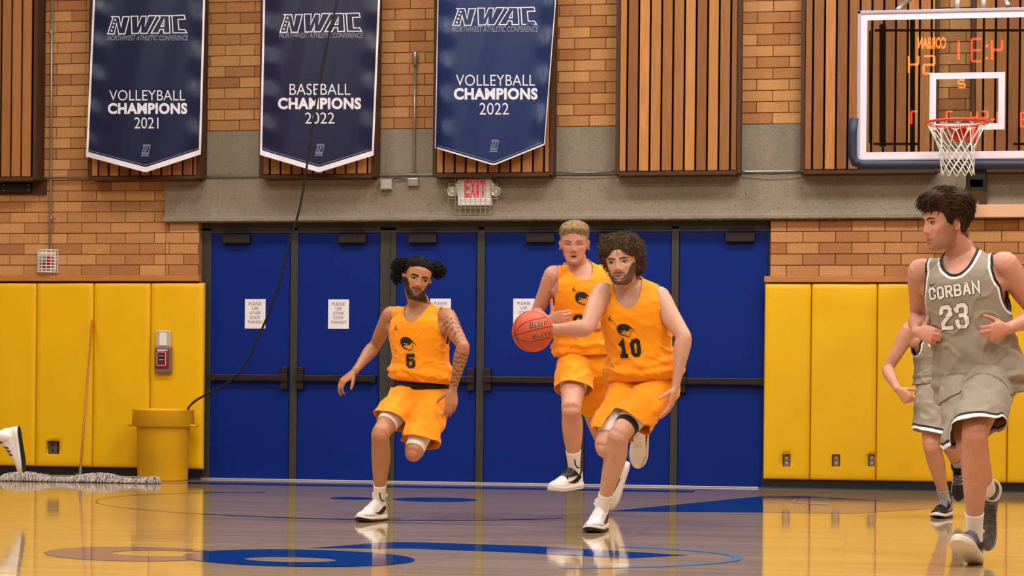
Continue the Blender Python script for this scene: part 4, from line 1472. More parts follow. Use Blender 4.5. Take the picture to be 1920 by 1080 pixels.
FINGER = [(0.030, .094, (.040, .026, .020), .0092), (0.010, .100, (.045, .030, .022), .0095), (-.010, .096, (.041, .028, .021), .0090), (-.029, .085, (.032, .021, .018), .0080)]
def add_hand(S, w, d, t, side, s, curl=(.35, .4, .45, .5), thumb=.4, spread=.06, fore=None):
    """hand rooted at the wrist w, knuckle direction d, thumb side t; side 'R'/'L'"""
    d = nrm(d); t = nrm(t - d * np.dot(t, d))
    n = np.cross(t, d) if side == 'R' else np.cross(d, t)       # the way the palm faces
    def at(a, b, c): return w + s * (d * a + t * b + n * c)
    R = []
    for (a, hw, hd, off, c) in ((-.015, .026, .019, 0, 0), (.012, .028, .018, .002, 0), (.035, .038, .0165, .004, .002), (.065, .0425, .0150, .002, .002), (.090, .0425, .0125, 0, .001), (.104, .038, .009, 0, 0)):
        R.append([at(a, off + hw * math.cos(g), c + hd * math.sin(g)) for g in np.linspace(0, 2 * math.pi, 18, endpoint=False)])
    S.rings(R)
    for k, (b, a0, ln, r0) in enumerate(FINGER):
        p = at(a0 - .012, b * .95, 0)
        sp = spread * (1.2 - k * .8)
        dd = nrm(d + t * sp)
        ang = 0.0
        pts, rad = [p], [r0 * s]
        p = at(a0, b, 0.0)
        pts.append(p); rad.append(r0 * s * 1.03)
        c = curl[k] if hasattr(curl, '__len__') else curl
        for j, L in enumerate(ln):
            ang += c * (0.9, 1.15, .8)[j]
            v = dd * math.cos(ang) + n * math.sin(ang)
            p = p + v * L * s
            pts.append(p); rad.append(r0 * s * (.96, .88, .74)[j])
        S.chain(pts, rad, 10)
    td = nrm(t * .75 + d * .62 + n * (.25 + thumb * .4))
    td2 = nrm(td + d * .35 + n * thumb * .6)
    if thumb < 0: td, td2, thumb = nrm(t + d * .30 + n * .12), nrm(t + d * .05), 0.0
    p0 = at(.018, .016, .004); p1 = p0 + td * .042 * s; p2 = p1 + td2 * .034 * s; p3 = p2 + nrm(td2 + n * thumb * .3 + d * .2) * .028 * s
    S.chain([p0, p1, p2, p3], [.0155 * s, .0125 * s, .0108 * s, .0085 * s], 10)

PRO_THIGH = [(-.06, .082, .09, 0), (.04, .090, .098, 0), (.2, .088, .097, .004), (.45, .078, .086, .008), (.7, .064, .070, .007), (.88, .056, .060, .005), (1.0, .054, .057, .006), (1.04, .046, .05, .006)]
PRO_SHIN = [(-.05, .046, .05, .004), (0, .053, .057, .004), (.10, .053, .057, -.006), (.22, .0575, .062, -.016), (.34, .0565, .062, -.019), (.5, .049, .054, -.014), (.68, .038, .043, -.007), (.85, .0315, .0365, -.003), (.97, .032, .038, .0), (1.04, .03, .036, .0)]
PRO_UARM = [(-.10, .045, .05, 0), (0, .057, .062, 0), (.18, .0575, .062, .002), (.4, .050, .0575, .005), (.62, .0455, .052, .004), (.85, .040, .043, 0), (1.0, .0395, .040, 0), (1.05, .034, .034, 0)]
PRO_FARM = [(-.06, .034, .034, 0), (0, .041, .040, 0), (.14, .0465, .0455, .002), (.3, .0455, .043, .003), (.55, .037, .034, .001), (.8, .0295, .025, 0), (1.0, .028, .0205, 0), (1.05, .026, .019, 0)]
TOR = np.array([(-.15, .085, .08, .012), (-.10, .155, .115, .014), (-.03, .176, .126, .014), (.05, .168, .117, .008), (.13, .153, .105, .0), (.20, .150, .104, -.004), (.28, .165, .114, -.006), (.36, .180, .125, -.006),
                (.43, .184, .126, -.001), (.475, .180, .116, .004), (.51, .160, .096, .010), (.54, .122, .077, .015), (.565, .085, .064, .019), (.59, .064, .057, .021), (.63, .056, .054, .021)])
def tor(z, s, off=0.0, extra=None):
    return np.interp(z / s, TOR[:, 0], TOR[:, 1]) * s + off, np.interp(z / s, TOR[:, 0], TOR[:, 2]) * s + off, np.interp(z / s, TOR[:, 0], TOR[:, 3]) * s

def quat_of(M): return Matrix(M.tolist()).to_quaternion()
class Torso:
    """bends the upright rest torso between the pelvis frame and the chest frame"""
    def __init__(self, P0, C, Rp, Rc, s):
        self.P0, self.C, self.Rp, self.Rc, self.s = P0, C, Rp, Rc, s
        self.L = .515 * s
        self.mid = (P0 + C) / 2 + 0.5 * (Rp[:, 2] - Rc[:, 2]) * self.L * .25
        qa, qb = quat_of(Rp), quat_of(Rc)
        self.tab = np.array([np.array(qa.slerp(qb, i / 64).to_matrix()) for i in range(65)])
    def warp(self, p):
        p = np.asarray(p, float)
        t = np.clip(p[:, 2] / self.L, 0, 1)
        ex = p[:, 2] - t * self.L
        o = ((1 - t) ** 2)[:, None] * self.P0 + (2 * t * (1 - t))[:, None] * self.mid + (t ** 2)[:, None] * self.C
        k = sstep(0.02, .98, t) * 64
        R = self.tab[np.clip(k.round().astype(int), 0, 64)]
        v = np.stack([p[:, 0], p[:, 1], ex], 1)
        return o + np.einsum('nij,nj->ni', R, v)

def sup(a, e): return np.sign(a) * np.abs(a) ** e

# shoes ------------------------------------------------------------------------------------------------
def make_shoe(parent, ankle, fwd, up, s, side, st):
    """ankle: joint centre; fwd: heel to toe; up: away from the sole"""
    fwd = nrm(fwd); up = nrm(up - fwd * np.dot(up, fwd)); lat = np.cross(fwd, up)      # points to the wearer's right
    s = s * 1.10
    L = .305 * s
    o = ankle - up * .084 * s - fwd * .062 * s
    T = np.array([0, .03, .08, .16, .26, .36, .46, .56, .66, .75, .83, .90, .95, .985, 1.0])
    Wd = np.interp(T, [0, .03, .08, .16, .3, .45, .6, .72, .83, .92, .97, 1.0], [.014, .027, .035, .040, .0395, .041, .047, .0505, .0485, .039, .025, .010]) * s
    Hh = np.interp(T, [0, .03, .08, .2, .3, .36, .46, .6, .75, .88, .96, 1.0], [.100, .126, .146, .148, .138, .126, .107, .085, .067, .056, .046, .032]) * s
    sk = (1 if side == 'L' else -1) * np.interp(T, [0, .5, .8, 1], [0, .002, .004, .010]) * s     # big-toe side
    spring = .014 * s * np.clip((T - .72) / .28, 0, 1) ** 2
    sole = np.interp(T, [0, .1, .3, .5, .75, 1], [.040, .038, .033, .030, .027, .025]) * s
    P_ = lambda t, x, z: o + fwd * (t * L) + lat * x + up * z
    grp = empty('shoe', loc=tuple(o))
    grp.parent = parent
    def ring(i, sc, z0, z1, arch):
        R = []
        w = Wd[i] * sc
        for g in np.linspace(0, math.pi, 17):
            R.append(P_(T[i], sk[i] + w * math.cos(g), z0 + (z1 - z0) * math.sin(g) ** arch))
        return R
    def to_obj(name, S, m_, sub=1, par=None):
        V, F = S.arrays()
        V = V - o
        ob = mesh_obj(name, V.tolist(), F, m_, par or grp, True)
        if sub:
            md = ob.modifiers.new('s', 'SUBSURF'); md.levels = sub; md.render_levels = sub
        return ob
    S = Shell(); S.rings([ring(i, .94, sole[i] * .6 + spring[i], Hh[i] + spring[i], .78) for i in range(len(T))])
    up_o = to_obj('upper', S, st['upper'])
    S = Shell(); S.rings([ring(i, .972, sole[i] * .6 + spring[i], sole[i] + spring[i] + (Hh[i] - sole[i]) * float(np.interp(T[i], [0, .55, .72, 1], [.34, .30, .72, .86])), .5) for i in range(len(T))])
    to_obj('overlay', S, st['overlay'], 1)
    if st.get('boot'):
        S = Shell(); S.rings([ring(i, .965, sole[i] + (Hh[i] - sole[i]) * float(np.interp(T[i], [0, .2, .4, .6], [.55, .30, .45, .85])) + spring[i], Hh[i] * 1.01 + spring[i] + .001, .8) for i in range(2, 8)])
        to_obj('ankle_panel', S, st['boot'])
    out_h = np.interp(T, [0, .4, .62, .8, 1], [.010, .009, .016, .019, .022] if st.get('toecap') else [.009] * 5) * s
    def slab(z0f, z1f, flare):
        R = []
        for i in range(len(T)):
            w = Wd[i] * flare + .002 * s
            za, zb_ = z0f(i), z1f(i)
            q = []
            for g in np.linspace(0, 2 * math.pi, 20, endpoint=False):
                q.append(P_(T[i] * 1.012 - .006, sk[i] + w * sup(math.cos(g), .6), (za + zb_) / 2 + (zb_ - za) / 2 * sup(math.sin(g), .5)))
            R.append(q)
        return R
    S = Shell(); S.rings(slab(lambda i: out_h[i] * .55 + spring[i], lambda i: sole[i] + .004 * s + spring[i], 1.03)); to_obj('midsole', S, st['mid'])
    S = Shell(); S.rings(slab(lambda i: spring[i], lambda i: out_h[i] + spring[i], 1.035)); to_obj('outsole', S, st['out'])
    # tongue and collar
    S = Shell()
    S.rings([[P_(.33 + .02 * k, sk[5] + .024 * s * math.cos(g) , .122 * s + .026 * k * s + .010 * s * math.sin(g) + .004 * k * s) for g in np.linspace(0, 2 * math.pi, 12, endpoint=False)] for k in (-.6, 0, .6, 1.1, 1.35)])
    to_obj('tongue', S, st.get('tongue', st['upper']))
    S = Shell()
    pts = [P_(.16 + .150 * math.cos(g), sk[3] + .034 * s * math.sin(g), .140 * s - .010 * s * math.cos(g)) for g in np.linspace(0, 2 * math.pi, 20, endpoint=False)]
    v, f = tube([Vector(p) for p in pts], .0062 * s, 8, closed=True)
    S.V.append(np.array([list(q) for q in v])); S.n += len(v); S.F += [tuple(q) for q in f]
    to_obj('collar', S, st.get('collar', st['upper']), 0)
    for k in range(6):
        t = .40 + .040 * k
        h = float(np.interp(t, T, Hh)) + .0025 * s; w = float(np.interp(t, T, Wd)); kx = float(np.interp(t, T, sk))
        S = Shell()
        pts = []
        for g in np.linspace(math.radians(40), math.radians(140), 9):
            sgn = 1 if k % 2 else -1
            pts.append(P_(t + .012 * sgn * math.cos(g), kx + w * .94 * math.cos(g), h * math.sin(g) ** .78 * .985 + sole[6] * .6 * (1 - math.sin(g) ** .78)))
        S.chain(pts, [.0034 * s] * 9, 6)
        to_obj('lace', S, st['lace'], 0)
    # side flash on both flanks
    for sg in (-1, 1):
        S = Shell(); q0, q1 = [], []
        for t, a, b in ((.16, .36, .52), (.26, .22, .50), (.36, .18, .42), (.46, .26, .40), (.56, .40, .46), (.62, .5, .52)):
            for z_, lst in ((a, q0), (b, q1)):
                h = float(np.interp(t, T, Hh)); w = float(np.interp(t, T, Wd)); g = math.asin(min(1, max(0, z_)) ** (1 / .78))
                lst.append(P_(t, float(np.interp(t, T, sk)) + sg * (w * .975 * math.cos(g) + .0022 * s), float(np.interp(t, T, sole)) * .6 + (h - float(np.interp(t, T, sole)) * .6) * z_))
        V = np.array(q0 + q1) - o
        n_ = len(q0)
        mesh_obj('side_flash', V.tolist(), [(i, i + 1, n_ + i + 1, n_ + i) for i in range(n_ - 1)], st['flash'], grp, True)
    return grp, o

# ------------------------------------------------------------------ people: the builder
def skin_mat(name, rough=.5):
    return mat(name, (200, 150, 120), rough, attr='Col', spec=.35, bump=.0004, bscale=220, var=.06, vscale=70)
M_SKIN = skin_mat('skin')
M_EYE = mat('eye', (225, 215, 205), .25, attr='Col', spec=.5)
M_LASH = mat('lash', (30, 22, 18), .8)
def cloth_mat(name, rgb, var=.04, bump=.0006):
    return mat(name, rgb, .72, spec=.25, var=var, vscale=240, bump=bump, bscale=420, sheen=.15)
M_GOLD = cloth_mat('gold_jersey_mesh', (250, 152, 0))
M_GREYJ = cloth_mat('grey_jersey_mesh', (164, 156, 146), .10)
M_WCOMP = cloth_mat('white_stretch_fabric', (236, 228, 220))
M_BWAIST = cloth_mat('black_waistband', (16, 15, 17))
M_SOCK = mat('white_sock', (238, 232, 226), .9, bump=.0006, bscale=150, stretch=(1, 1, 6))
M_SOCKG = mat('pale_grey_sock', (176, 172, 170), .9, var=.25, vscale=60)
M_JBLK = mat('black_jersey_print', (14, 12, 14), .7)
M_JWHT = mat('white_jersey_print', (240, 234, 226), .7)
M_JNAVY = mat('navy_trim', (24, 22, 44), .7)
M_JOUT = mat('dark_letter_outline', (62, 46, 50), .7)
def trim_mat(name, base, short=False):
    """cloth that turns to dark and white bands near its border, driven by the stored distance to the edge"""
    m = cloth_mat(name, base, .10)
    nt = m.node_tree
    b = nt.nodes['Principled BSDF']
    src = b.inputs['Base Color'].links[0].from_socket
    at = nt.nodes.new('ShaderNodeAttribute'); at.attribute_name = 'edge'
    rp = nt.nodes.new('ShaderNodeValToRGB')
    rp.color_ramp.interpolation = 'CONSTANT'
    e = rp.color_ramp.elements
    e[0].position = 0; e[0].color = lin((26, 24, 42)) + (1,)
    e[1].position = .30; e[1].color = lin((240, 236, 230)) + (1,)
    if short:
        e[0].color, e[1].color = lin((240, 236, 230)) + (1,), lin((26, 24, 42)) + (1,)
        e[1].position = .46
    mul = nt.nodes.new('ShaderNodeMath'); mul.operation = 'DIVIDE'; mul.inputs[1].default_value = .048
    gt = nt.nodes.new('ShaderNodeMath'); gt.operation = 'GREATER_THAN'; gt.inputs[1].default_value = .041 if short else .026
    mx = nt.nodes.new('ShaderNodeMix'); mx.data_type = 'RGBA'
    nt.links.new(at.outputs['Fac'], mul.inputs[0]); nt.links.new(mul.outputs[0], rp.inputs['Fac'])
    nt.links.new(at.outputs['Fac'], gt.inputs[0]); nt.links.new(gt.outputs[0], mx.inputs['Factor'])
    nt.links.new(rp.outputs['Color'], mx.inputs['A']); nt.links.new(src, mx.inputs['B'])
    nt.links.new(mx.outputs['Result'], b.inputs['Base Color'])
    return m
M_GREYT = trim_mat('grey_trimmed_jersey_mesh', (152, 141, 124))
M_GREYS = trim_mat('grey_trimmed_shorts_mesh', (152, 141, 124), True)
def hair_mat(name, rgb, rgb2):
    return mat(name, rgb, .8, spec=.18, var=.35, vscale=45, bump=.002, bscale=160, objvar=0)

def rotz(a): c, s = math.cos(a), math.sin(a); return np.array([[c, -s, 0], [s, c, 0], [0, 0, 1.0]])
def rotx(a): c, s = math.cos(a), math.sin(a); return np.array([[1.0, 0, 0], [0, c, -s], [0, s, c]])
def roty(a): c, s = math.cos(a), math.sin(a); return np.array([[c, 0, s], [0, 1.0, 0], [-s, 0, c]])

def subdivide_flat(V, F, maxlen):
    bm = bmesh.new()
    vs = [bm.verts.new((a, b, 0)) for a, b in V]
    for f in F:
        try: bm.faces.new([vs[i] for i in f])
        except ValueError: pass
    bmesh.ops.triangulate(bm, faces=bm.faces[:])
    for _ in range(4):
        lg = [e for e in bm.edges if e.calc_length() > maxlen]
        if not lg: break
        bmesh.ops.subdivide_edges(bm, edges=lg, cuts=1)
        bmesh.ops.triangulate(bm, faces=bm.faces[:])
    bm.verts.index_update()
    out = [(v.co.x, v.co.y) for v in bm.verts], [tuple(v.index for v in f.verts) for f in bm.faces]
    bm.free()
    return out
def emblem_shapes():
    """crest: dark swept crescent with a pointed trailing tail, open gold middle, two small lights"""
    T_ = lambda pts: [((x - 360) / 260.0, (350 - y) / 260.0) for x, y in pts]
    outer = T_([(212, 300), (235, 255), (285, 235), (345, 238), (405, 265), (450, 315), (485, 370), (520, 420), (462, 355), (415, 318), (420, 345), (390, 368), (330, 372), (275, 372), (262, 392), (300, 425), (350, 448), (412, 458), (380, 470), (320, 455), (262, 425), (222, 375)])
    a = T_([(278, 345), (300, 335), (302, 348), (282, 355)]); b = T_([(318, 352), (338, 346), (340, 360), (322, 366)])
    jaw = T_([(430, 368), (440, 410), (415, 455), (407, 450), (428, 410), (420, 372)])
    return outer, jaw, a, b

def person(sp):
    s = sp['s']
    D = sp['D']
    pt = lambda k: A3(P(k[0], k[1], D + k[2]))
    hipL, hipR, shL, shR = pt(sp['hipL']), pt(sp['hipR']), pt(sp['shL']), pt(sp['shR'])
    PC, CC = (hipL + hipR) / 2, (shL + shR) / 2
    root = empty('person', sp['label'], 'person', sp.get('group'), tuple((PC[0], PC[1], 0)))
    O = A3(root.location)
    def rc(A, k, L): return A3(reach(Vector(A), k[0], k[1], L * s, k[2]))
    elL, elR = rc(shL, sp['elL'], .315), rc(shR, sp['elR'], .315)
    wrL, wrR = rc(elL, sp['wrL'], .275), rc(elR, sp['wrR'], .275)
    knL, knR = rc(hipL, sp['knL'], .455), rc(hipR, sp['knR'], .455)
    anL, anR = rc(knL, sp['anL'], .44), rc(knR, sp['anR'], .44)
    for nm in sp.get('ground', ()):
        a = anL if nm == 'L' else anR
        a[2] = (.094 + sp.get('lift', 0)) * s
    # torso frames
    Sv = CC - PC
    zc = nrm(nrm(Sv) + np.array(sp.get('chest_tilt', (0, 0, 0))))
    zp = nrm(nrm(Sv) * .6 + np.array([0, 0, .6]) + np.array(sp.get('pelvis_tilt', (0, 0, 0))))
    def fr(x, z):
        x = nrm(x - z * np.dot(x, z)); return np.stack([x, np.cross(z, x), z], 1)
    Rp, Rc = fr(hipL - hipR, zp), fr(shL - shR, zc)
    Ct = CC + Rc[:, 2] * .01 * s
    tw = Torso(PC, Ct, Rp, Rc, s)
    front_p, front_c = -Rp[:, 1], -Rc[:, 1]
    S = Shell()
    # torso
    zs = np.concatenate([np.linspace(-.15, .43, 20), np.linspace(.445, .63, 16)]) * s
    ang = np.linspace(0, 2 * math.pi, 40, endpoint=False)
    R = []
    for z in zs:
        hw, hd, yc = tor(z, s)
        R.append(tw.warp(np.stack([hw * sup(np.cos(ang), .84), yc + hd * sup(np.sin(ang), .84), np.full_like(ang, z)], 1)))
    S.rings(R)
    # arms
    hands = sp.get('hands', {})
    for sd, sh, el, wr in (('L', shL, elL, wrL), ('R', shR, elR, wrR)):
        bend = nrm(np.cross(el - sh, wr - el)) if np.linalg.norm(np.cross(nrm(el - sh), nrm(wr - el))) > .05 else Rc[:, 0]
        fa = nrm(np.cross(bend, nrm(el - sh)))
        sc = lambda pr: [(t, a * s * sp.get('bulk', 1), b * s * sp.get('bulk', 1), c * s) for t, a, b, c in pr]
        S.limb(sh, el, fa, sc(PRO_UARM))
        inn = nrm(CC - sh)
        S.ball(sh + inn * .012 * s + nrm(el - sh) * .008 * s, .061 * s * sp.get('bulk', 1))
        S.limb(sh + inn * .12 * s + Rc[:, 2] * .0 * s, sh + inn * .0, Rc[:, 2], [(0, .055 * s, .042 * s, 0), (.5, .056 * s, .047 * s, 0), (1, .052 * s, .05 * s, 0)])
        # pectoral / lat bridge into the upper arm
        S.limb(tw.warp(np.array([[(.10 if sd == 'L' else -.10) * s, -.05 * s, .40 * s]]))[0], sh + nrm(el - sh) * .09 * s, Rc[:, 2], [(0, .05 * s, .05 * s, 0), (.6, .046 * s, .046 * s, 0), (1, .036 * s, .036 * s, 0)])
        S.ball(el, .0405 * s)
        h = hands[sd]
        hd_, ht_ = cdir(*h['d']), cdir(*h['t'])
        ft = ht_ - nrm(wr - el) * np.dot(ht_, nrm(wr - el))
        lat_ = np.cross(nrm(wr - el), nrm(ft))
        S.limb(el, wr, lat_, sc(PRO_FARM))
        S.ball(wr, (.026 * s))
        add_hand(S, wr + hd_ * .012 * s, hd_, ht_, sd, s * sp.get('hand', 1.02), h.get('curl', .4), h.get('thumb', .4), h.get('spread', .03))
    # legs
    for sd, hip, kn, an in (('L', hipL, knL, anL), ('R', hipR, knR, anR)):
        c_ = np.cross(an - kn, kn - hip)
        fk = front_p if np.linalg.norm(np.cross(nrm(kn - hip), nrm(an - kn))) < .12 else None
        th, shn = nrm(kn - hip), nrm(an - kn)
        if fk is None: fk = nrm(th - shn)                          # the knee points this way
        ft = fk - th * np.dot(fk, th); fs = fk - shn * np.dot(fk, shn)
        sc = lambda pr: [(t, a * s * sp.get('legbulk', 1), b * s * sp.get('legbulk', 1), c * s) for t, a, b, c in pr]
        S.limb(hip, kn, nrm(ft), sc(PRO_THIGH))
        S.limb(kn, an, nrm(fs), sc(PRO_SHIN))
        S.ball(kn, .054 * s)
        S.ball(kn + nrm(fk) * .016 * s, (.044 * s))
        S.ball(hip - fk * .03 * s, .088 * s)
        S.chain([an, an + nrm(cdir(*sp['foot' + sd][0])) * .06 * s - nrm(cdir(*sp['foot' + sd][1])) * .04 * s], [.034 * s, .03 * s])
    # head and neck
    hx = sp['head']
    hs = s * hx.get('scale', 1.0)
    Hc = A3(P(hx['at'][0], hx['at'][1], D + hx['at'][2]))
    HS = np.array([hx.get('wide', 1.0), 1.0, 1.0])
    HR = CAMB @ rotz(math.radians(hx.get('yaw', 0))) @ roty(math.radians(hx.get('roll', 0))) @ rotx(math.radians(hx.get('pitch', 0)))
    hl = lambda p: Hc + (np.asarray(p, float) * HS * hs) @ HR.T
    nb = tw.warp(np.array([[0, .022 * s, .56 * s]]))[0]
    ntop = hl((0, .028, -.055))
    S.limb(nb, ntop, -HR[:, 1], [(-.1, .078 * s, .068 * s, 0), (.15, .069 * s, .064 * s, 0), (.55, .063 * s, .062 * s, 0), (1.0, .060 * s, .061 * s, 0), (1.3, .042 * s, .045 * s, 0)])
    HM = head_mesh(hx.get('mouth', 0), hx.get('broad', 1.0))
    S.rings([hl(r_) for r_ in HM])
    for sg in (-1, 1):
        eax = HR @ rotz(sg * math.radians(24)) @ rotx(math.radians(-12))
        ec = hl((sg * .0735, .012, -.013))
        S.ball(ec, np.array([.0075, .0165, .0275]) * hs, eax)
        ring_ = [ec + eax @ (np.array([sg * .006, .017 * math.cos(g) - .001, .029 * math.sin(g) + .002]) * hs) for g in np.linspace(-.6 * math.pi, .95 * math.pi, 14)]
        S.chain(ring_, [.0042 * hs] * 14, 8)
    V, F = S.arrays()
    V, Q = remesh(V, F, sp.get('vox', .0043))
    # smoothing: strong where limbs meet, light on hands, none on the face
    local = (V - Hc) @ HR / hs / HS
    isface = (local[:, 1] < .03) & (np.abs(local[:, 2]) < .13) & (np.linalg.norm(local, axis=1) < .16)
    ishead = (np.linalg.norm(local, axis=1) < .135)
    w = np.full(len(V), .5)
    for wr in (wrL, wrR):
        dd = np.linalg.norm(V - wr, axis=1)
        w = np.minimum(w, .10 + .4 * sstep(.02, .0, .22 * s - dd))
    w = np.where(isface, .06, np.where(ishead, .2, w))
    V = laplace(V, Q, 9, w)
    N = vnormals(V, Q)
    # skin colours, with shade painted in at eye sockets, nostrils and mouth
    base = np.array(lin(sp['skin'])); dark = np.array(lin(sp.get('skin2', tuple(c * .82 for c in sp['skin']))))
    C = np.repeat(base[None], len(V), 0)
    k = (fbm(V * 14, 3, 3) * .5 + .5)[:, None]
    C = C * (1 - .35 * k) + dark * (.35 * k)
    for jt, rr_ in ((knL, .07), (knR, .07), (elL, .05), (elR, .05), (wrL + .0, .0)):
        m_ = (.30 * np.exp(-(np.linalg.norm(V - jt, axis=1) / (rr_ * s + 1e-6)) ** 2))[:, None]
        C = C * (1 - m_) + C * np.array([.95, .70, .66]) * m_
    for wr, h in ((wrL, 'L'), (wrR, 'R')):
        hd_ = cdir(*hands[h]['d'])
        m_ = (sstep(.0, .10 * s, (V - wr) @ hd_) * (np.linalg.norm(V - wr, axis=1) < .26 * s) * sp.get('handred', .45))[:, None]
        C = C * (1 - m_) + C * np.array([1.0, .78, .76]) * m_
    x, y, z = local[:, 0], local[:, 1], local[:, 2]
    ax = np.abs(x)
    fr_ = (y < .02) & (np.linalg.norm(local, axis=1) < .17)
    def blend(mask, col, keep=0.0):
        nonlocal C
        m_ = np.clip(mask * fr_, 0, 1)[:, None]
        C = C * (1 - m_) + np.array(lin(col)) * m_
    blend(.30 * gau(ax - .04, .02) * gau(z + .035, .02) + .35 * gau(x, .016) * gau(z + .038, .012), sp.get('flush', (206, 120, 98)))
    if sp.get('stubble'):
        zt = -.058 + .055 * sstep(.035, .07, ax)
        blend(sp['stubble'] * sstep(zt + .006, zt - .012, z) * sstep(-.134, -.12, z), sp['haircol'])
    if sp.get('beard'):
        zt = -.066 + .062 * sstep(.028, .066, ax) ** 1.3
        m_ = sstep(zt + .005, zt - .007, z) * sstep(-.134, -.122, z)
        m_ = np.maximum(m_, .85 * sstep(.034, .026, ax) * sstep(-.068, -.061, z) * sstep(-.048, -.053, z))
        m_ = m_ * (1 - sstep(1.15, .8, (x / .024) ** 2 + ((z + .0745) / .0125) ** 2)) * (1 - .55 * gau(x, .02) * gau(z + .092, .004))
        m_ *= np.clip(.97 + .30 * fbm(local * 260, 2, 5), 0, 1)
        blend(sp['beard'] * m_, tuple(c * .7 for c in sp['haircol']))
    lipm = sstep(1.25, .75, (x / .0235) ** 2 + ((z + .0735) / .0100) ** 2)
    blend(.75 * lipm, sp.get('lip', (176, 100, 88)))
    blend(sstep(1.3, .7, (x / .0225) ** 2 + ((z + .0728) / .0017) ** 2) * .8, (60, 26, 24))  # lip line: shade between the lips painted into the colour
    if hx.get('mouth'):
        blend(sstep(1.2, .8, (x / (.0145 + .003 * (hx['mouth'] < .8))) ** 2 + ((z + .0742) / (.0058 * hx['mouth'])) ** 2), (44, 16, 16))  # dark oval painted in for the shaded inside of the mouth
    blend(.6 * gau(ax - .0085, .0045) * gau(z + .0475, .0028), (90, 44, 36))  # nostrils: dark spots painted in for the shade inside them
    blend(.28 * gau(ax - .033, .02) * gau(z - .002, .011), tuple(c * .62 for c in sp['skin']))  # eye sockets: shade put into the skin colour
    # scalp under the hair
    hm = sp['hair']['mask'](x, y, z)
    m_ = (np.clip(hm, 0, 1) * (np.linalg.norm(local, axis=1) < .17))[:, None] * .9
    C = C * (1 - m_) + np.array(lin(sp['haircol'])) * m_
    if sp.get('tattoo'):
        for (a, b, t0, t1, fr_no) in ((shL, elL, .18, .95, 22), (elL, wrL, .05, .98, 30)):
            ab = b - a; t = ((V - a) @ ab) / np.dot(ab, ab)
            rad = np.linalg.norm(V - a - t[:, None] * ab, axis=1)
            dn = nrm(ab)
            side_ = ((V - a) - t[:, None] * ab) @ nrm(cdir(.35, -.95, .1))
            inside = (t > t0) & (t < t1) & (rad < .075 * s)
            pat = np.sin(t * 60 * (1 if fr_no == 30 else .8) + 3.0 * vnoise(V * 40, 9)) + 1.1 * vnoise(V * 120, 4) + .15
            m_ = (inside * sstep(.15, .75, pat) * sstep(-.015, .008, side_) * .6)[:, None]
            C = C * (1 - m_) + np.array(lin((52, 44, 40))) * m_
    body = mesh_obj('body', (V - O).tolist(), Q.tolist(), M_SKIN, root, True)
    set_color(body, C)
    tree = bvh_of(V, Q)

    # ---------------- eyes, brows
    def on_face(x_, z_, lift=.0008):
        o_ = hl((x_, -.3, z_)); d_ = HR[:, 1]
        loc, no, idx, dist = tree.ray_cast(Vector(o_), Vector(d_), .5 * hs)
        if loc is None: return hl((x_, -.085, z_))
        return A3(loc) - HR[:, 1] * lift * hs
    for sg in (-1, 1):
        if not hx.get('closed'):
            c0 = np.array([sg * .0325, -.0695, .0005])
            Vv, Cc, Ff = [], [], []
            NX, NZ = 25, 13
            gx, gz = hx.get('gaze', (0, 0))
            for j in range(NZ):
                for i in range(NX):
                    u = -1 + 2 * i / (NX - 1); v = -1 + 2 * j / (NZ - 1)
                    x_ = u * .0150; half = (1 - abs(u) ** 2.2)
                    z_ = (v * .0044 * half if v > 0 else v * .0037 * half) + sg * u * .0006
                    rr_ = .0165
                    y_ = -math.sqrt(max(1e-8, rr_ ** 2 - x_ ** 2 - z_ ** 2))
                    Vv.append(hl(c0 + np.array([x_, y_, z_])))
                    dist = math.hypot(x_ - gx, z_ - gz)
                    col = (188, 176, 166) if dist > .0058 else (sp.get('iris', (64, 44, 32)) if dist > .0026 else (10, 8, 8))  # eye white darkened, the shade under the brow is in its colour
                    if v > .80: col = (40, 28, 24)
                    Cc.append(lin(col))
            for j in range(NZ - 1):
                for i in range(NX - 1):
                    q = j * NX + i; Ff.append((q, q + 1, q + NX + 1, q + NX))
            e = mesh_obj('eye', (np.array(Vv) - O).tolist(), Ff, M_EYE, root, True)
            set_color(e, np.array(Cc))
        ls = Shell(); br = Shell()
        pts = []
        for i in range(9):
            u = -1 + 2 * i / 8
            x_ = sg * .0325 + u * .0155
            z_ = (.0050 * (1 - abs(u) ** 2.2) + .0006 if not hx.get('closed') else -.0045 * (1 - abs(u) ** 2.0) + .0005)
            if hx.get('closed'): pts.append(on_face(x_, z_, .0006))
            else: pts.append(hl((x_, -.0695 - math.sqrt(max(1e-8, .0172 ** 2 - (u * .0155) ** 2 - z_ ** 2)), z_)))
        ls.chain(pts, [.0009 * hs, .0012 * hs, .0015 * hs, .0016 * hs, .0016 * hs, .0016 * hs, .0016 * hs, .0013 * hs, .001 * hs], 5)
        v_, f_ = ls.arrays()
        mesh_obj('lashes', (v_ - O).tolist(), f_, M_LASH, root, True)
        zb_ = hx.get('brow', .0195)
        pts = []
        for i in range(10):
            u = i / 9
            x_ = sg * (.0125 + .036 * u)
            z_ = zb_ + .0065 * math.sin(u * 2.1) - .004 * u * u
            pts.append(on_face(x_, z_, -.0006))
        th = hx.get('browth', .0034)
        br.chain(pts, [th * hs * (.75 + .6 * math.sin(math.pi * min(1, .2 + i / 11))) for i in range(10)], 6)
        v_, f_ = br.arrays()
        mesh_obj('eyebrow', (v_ - O).tolist(), f_, sp['browmat'], root, True)

    # ---------------- hair
    hr = sp['hair']
    na, nz_ = 150, 96
    a_ = np.linspace(-math.pi, math.pi, na, endpoint=False)
    z_ = np.linspace(-.115, .1218, nz_)
    g = head_base(a_[None, :], np.repeat(z_[:, None], na, 1)).reshape(-1, 3)
    dirn = nrm3(g - np.array([0, .005, .01]))
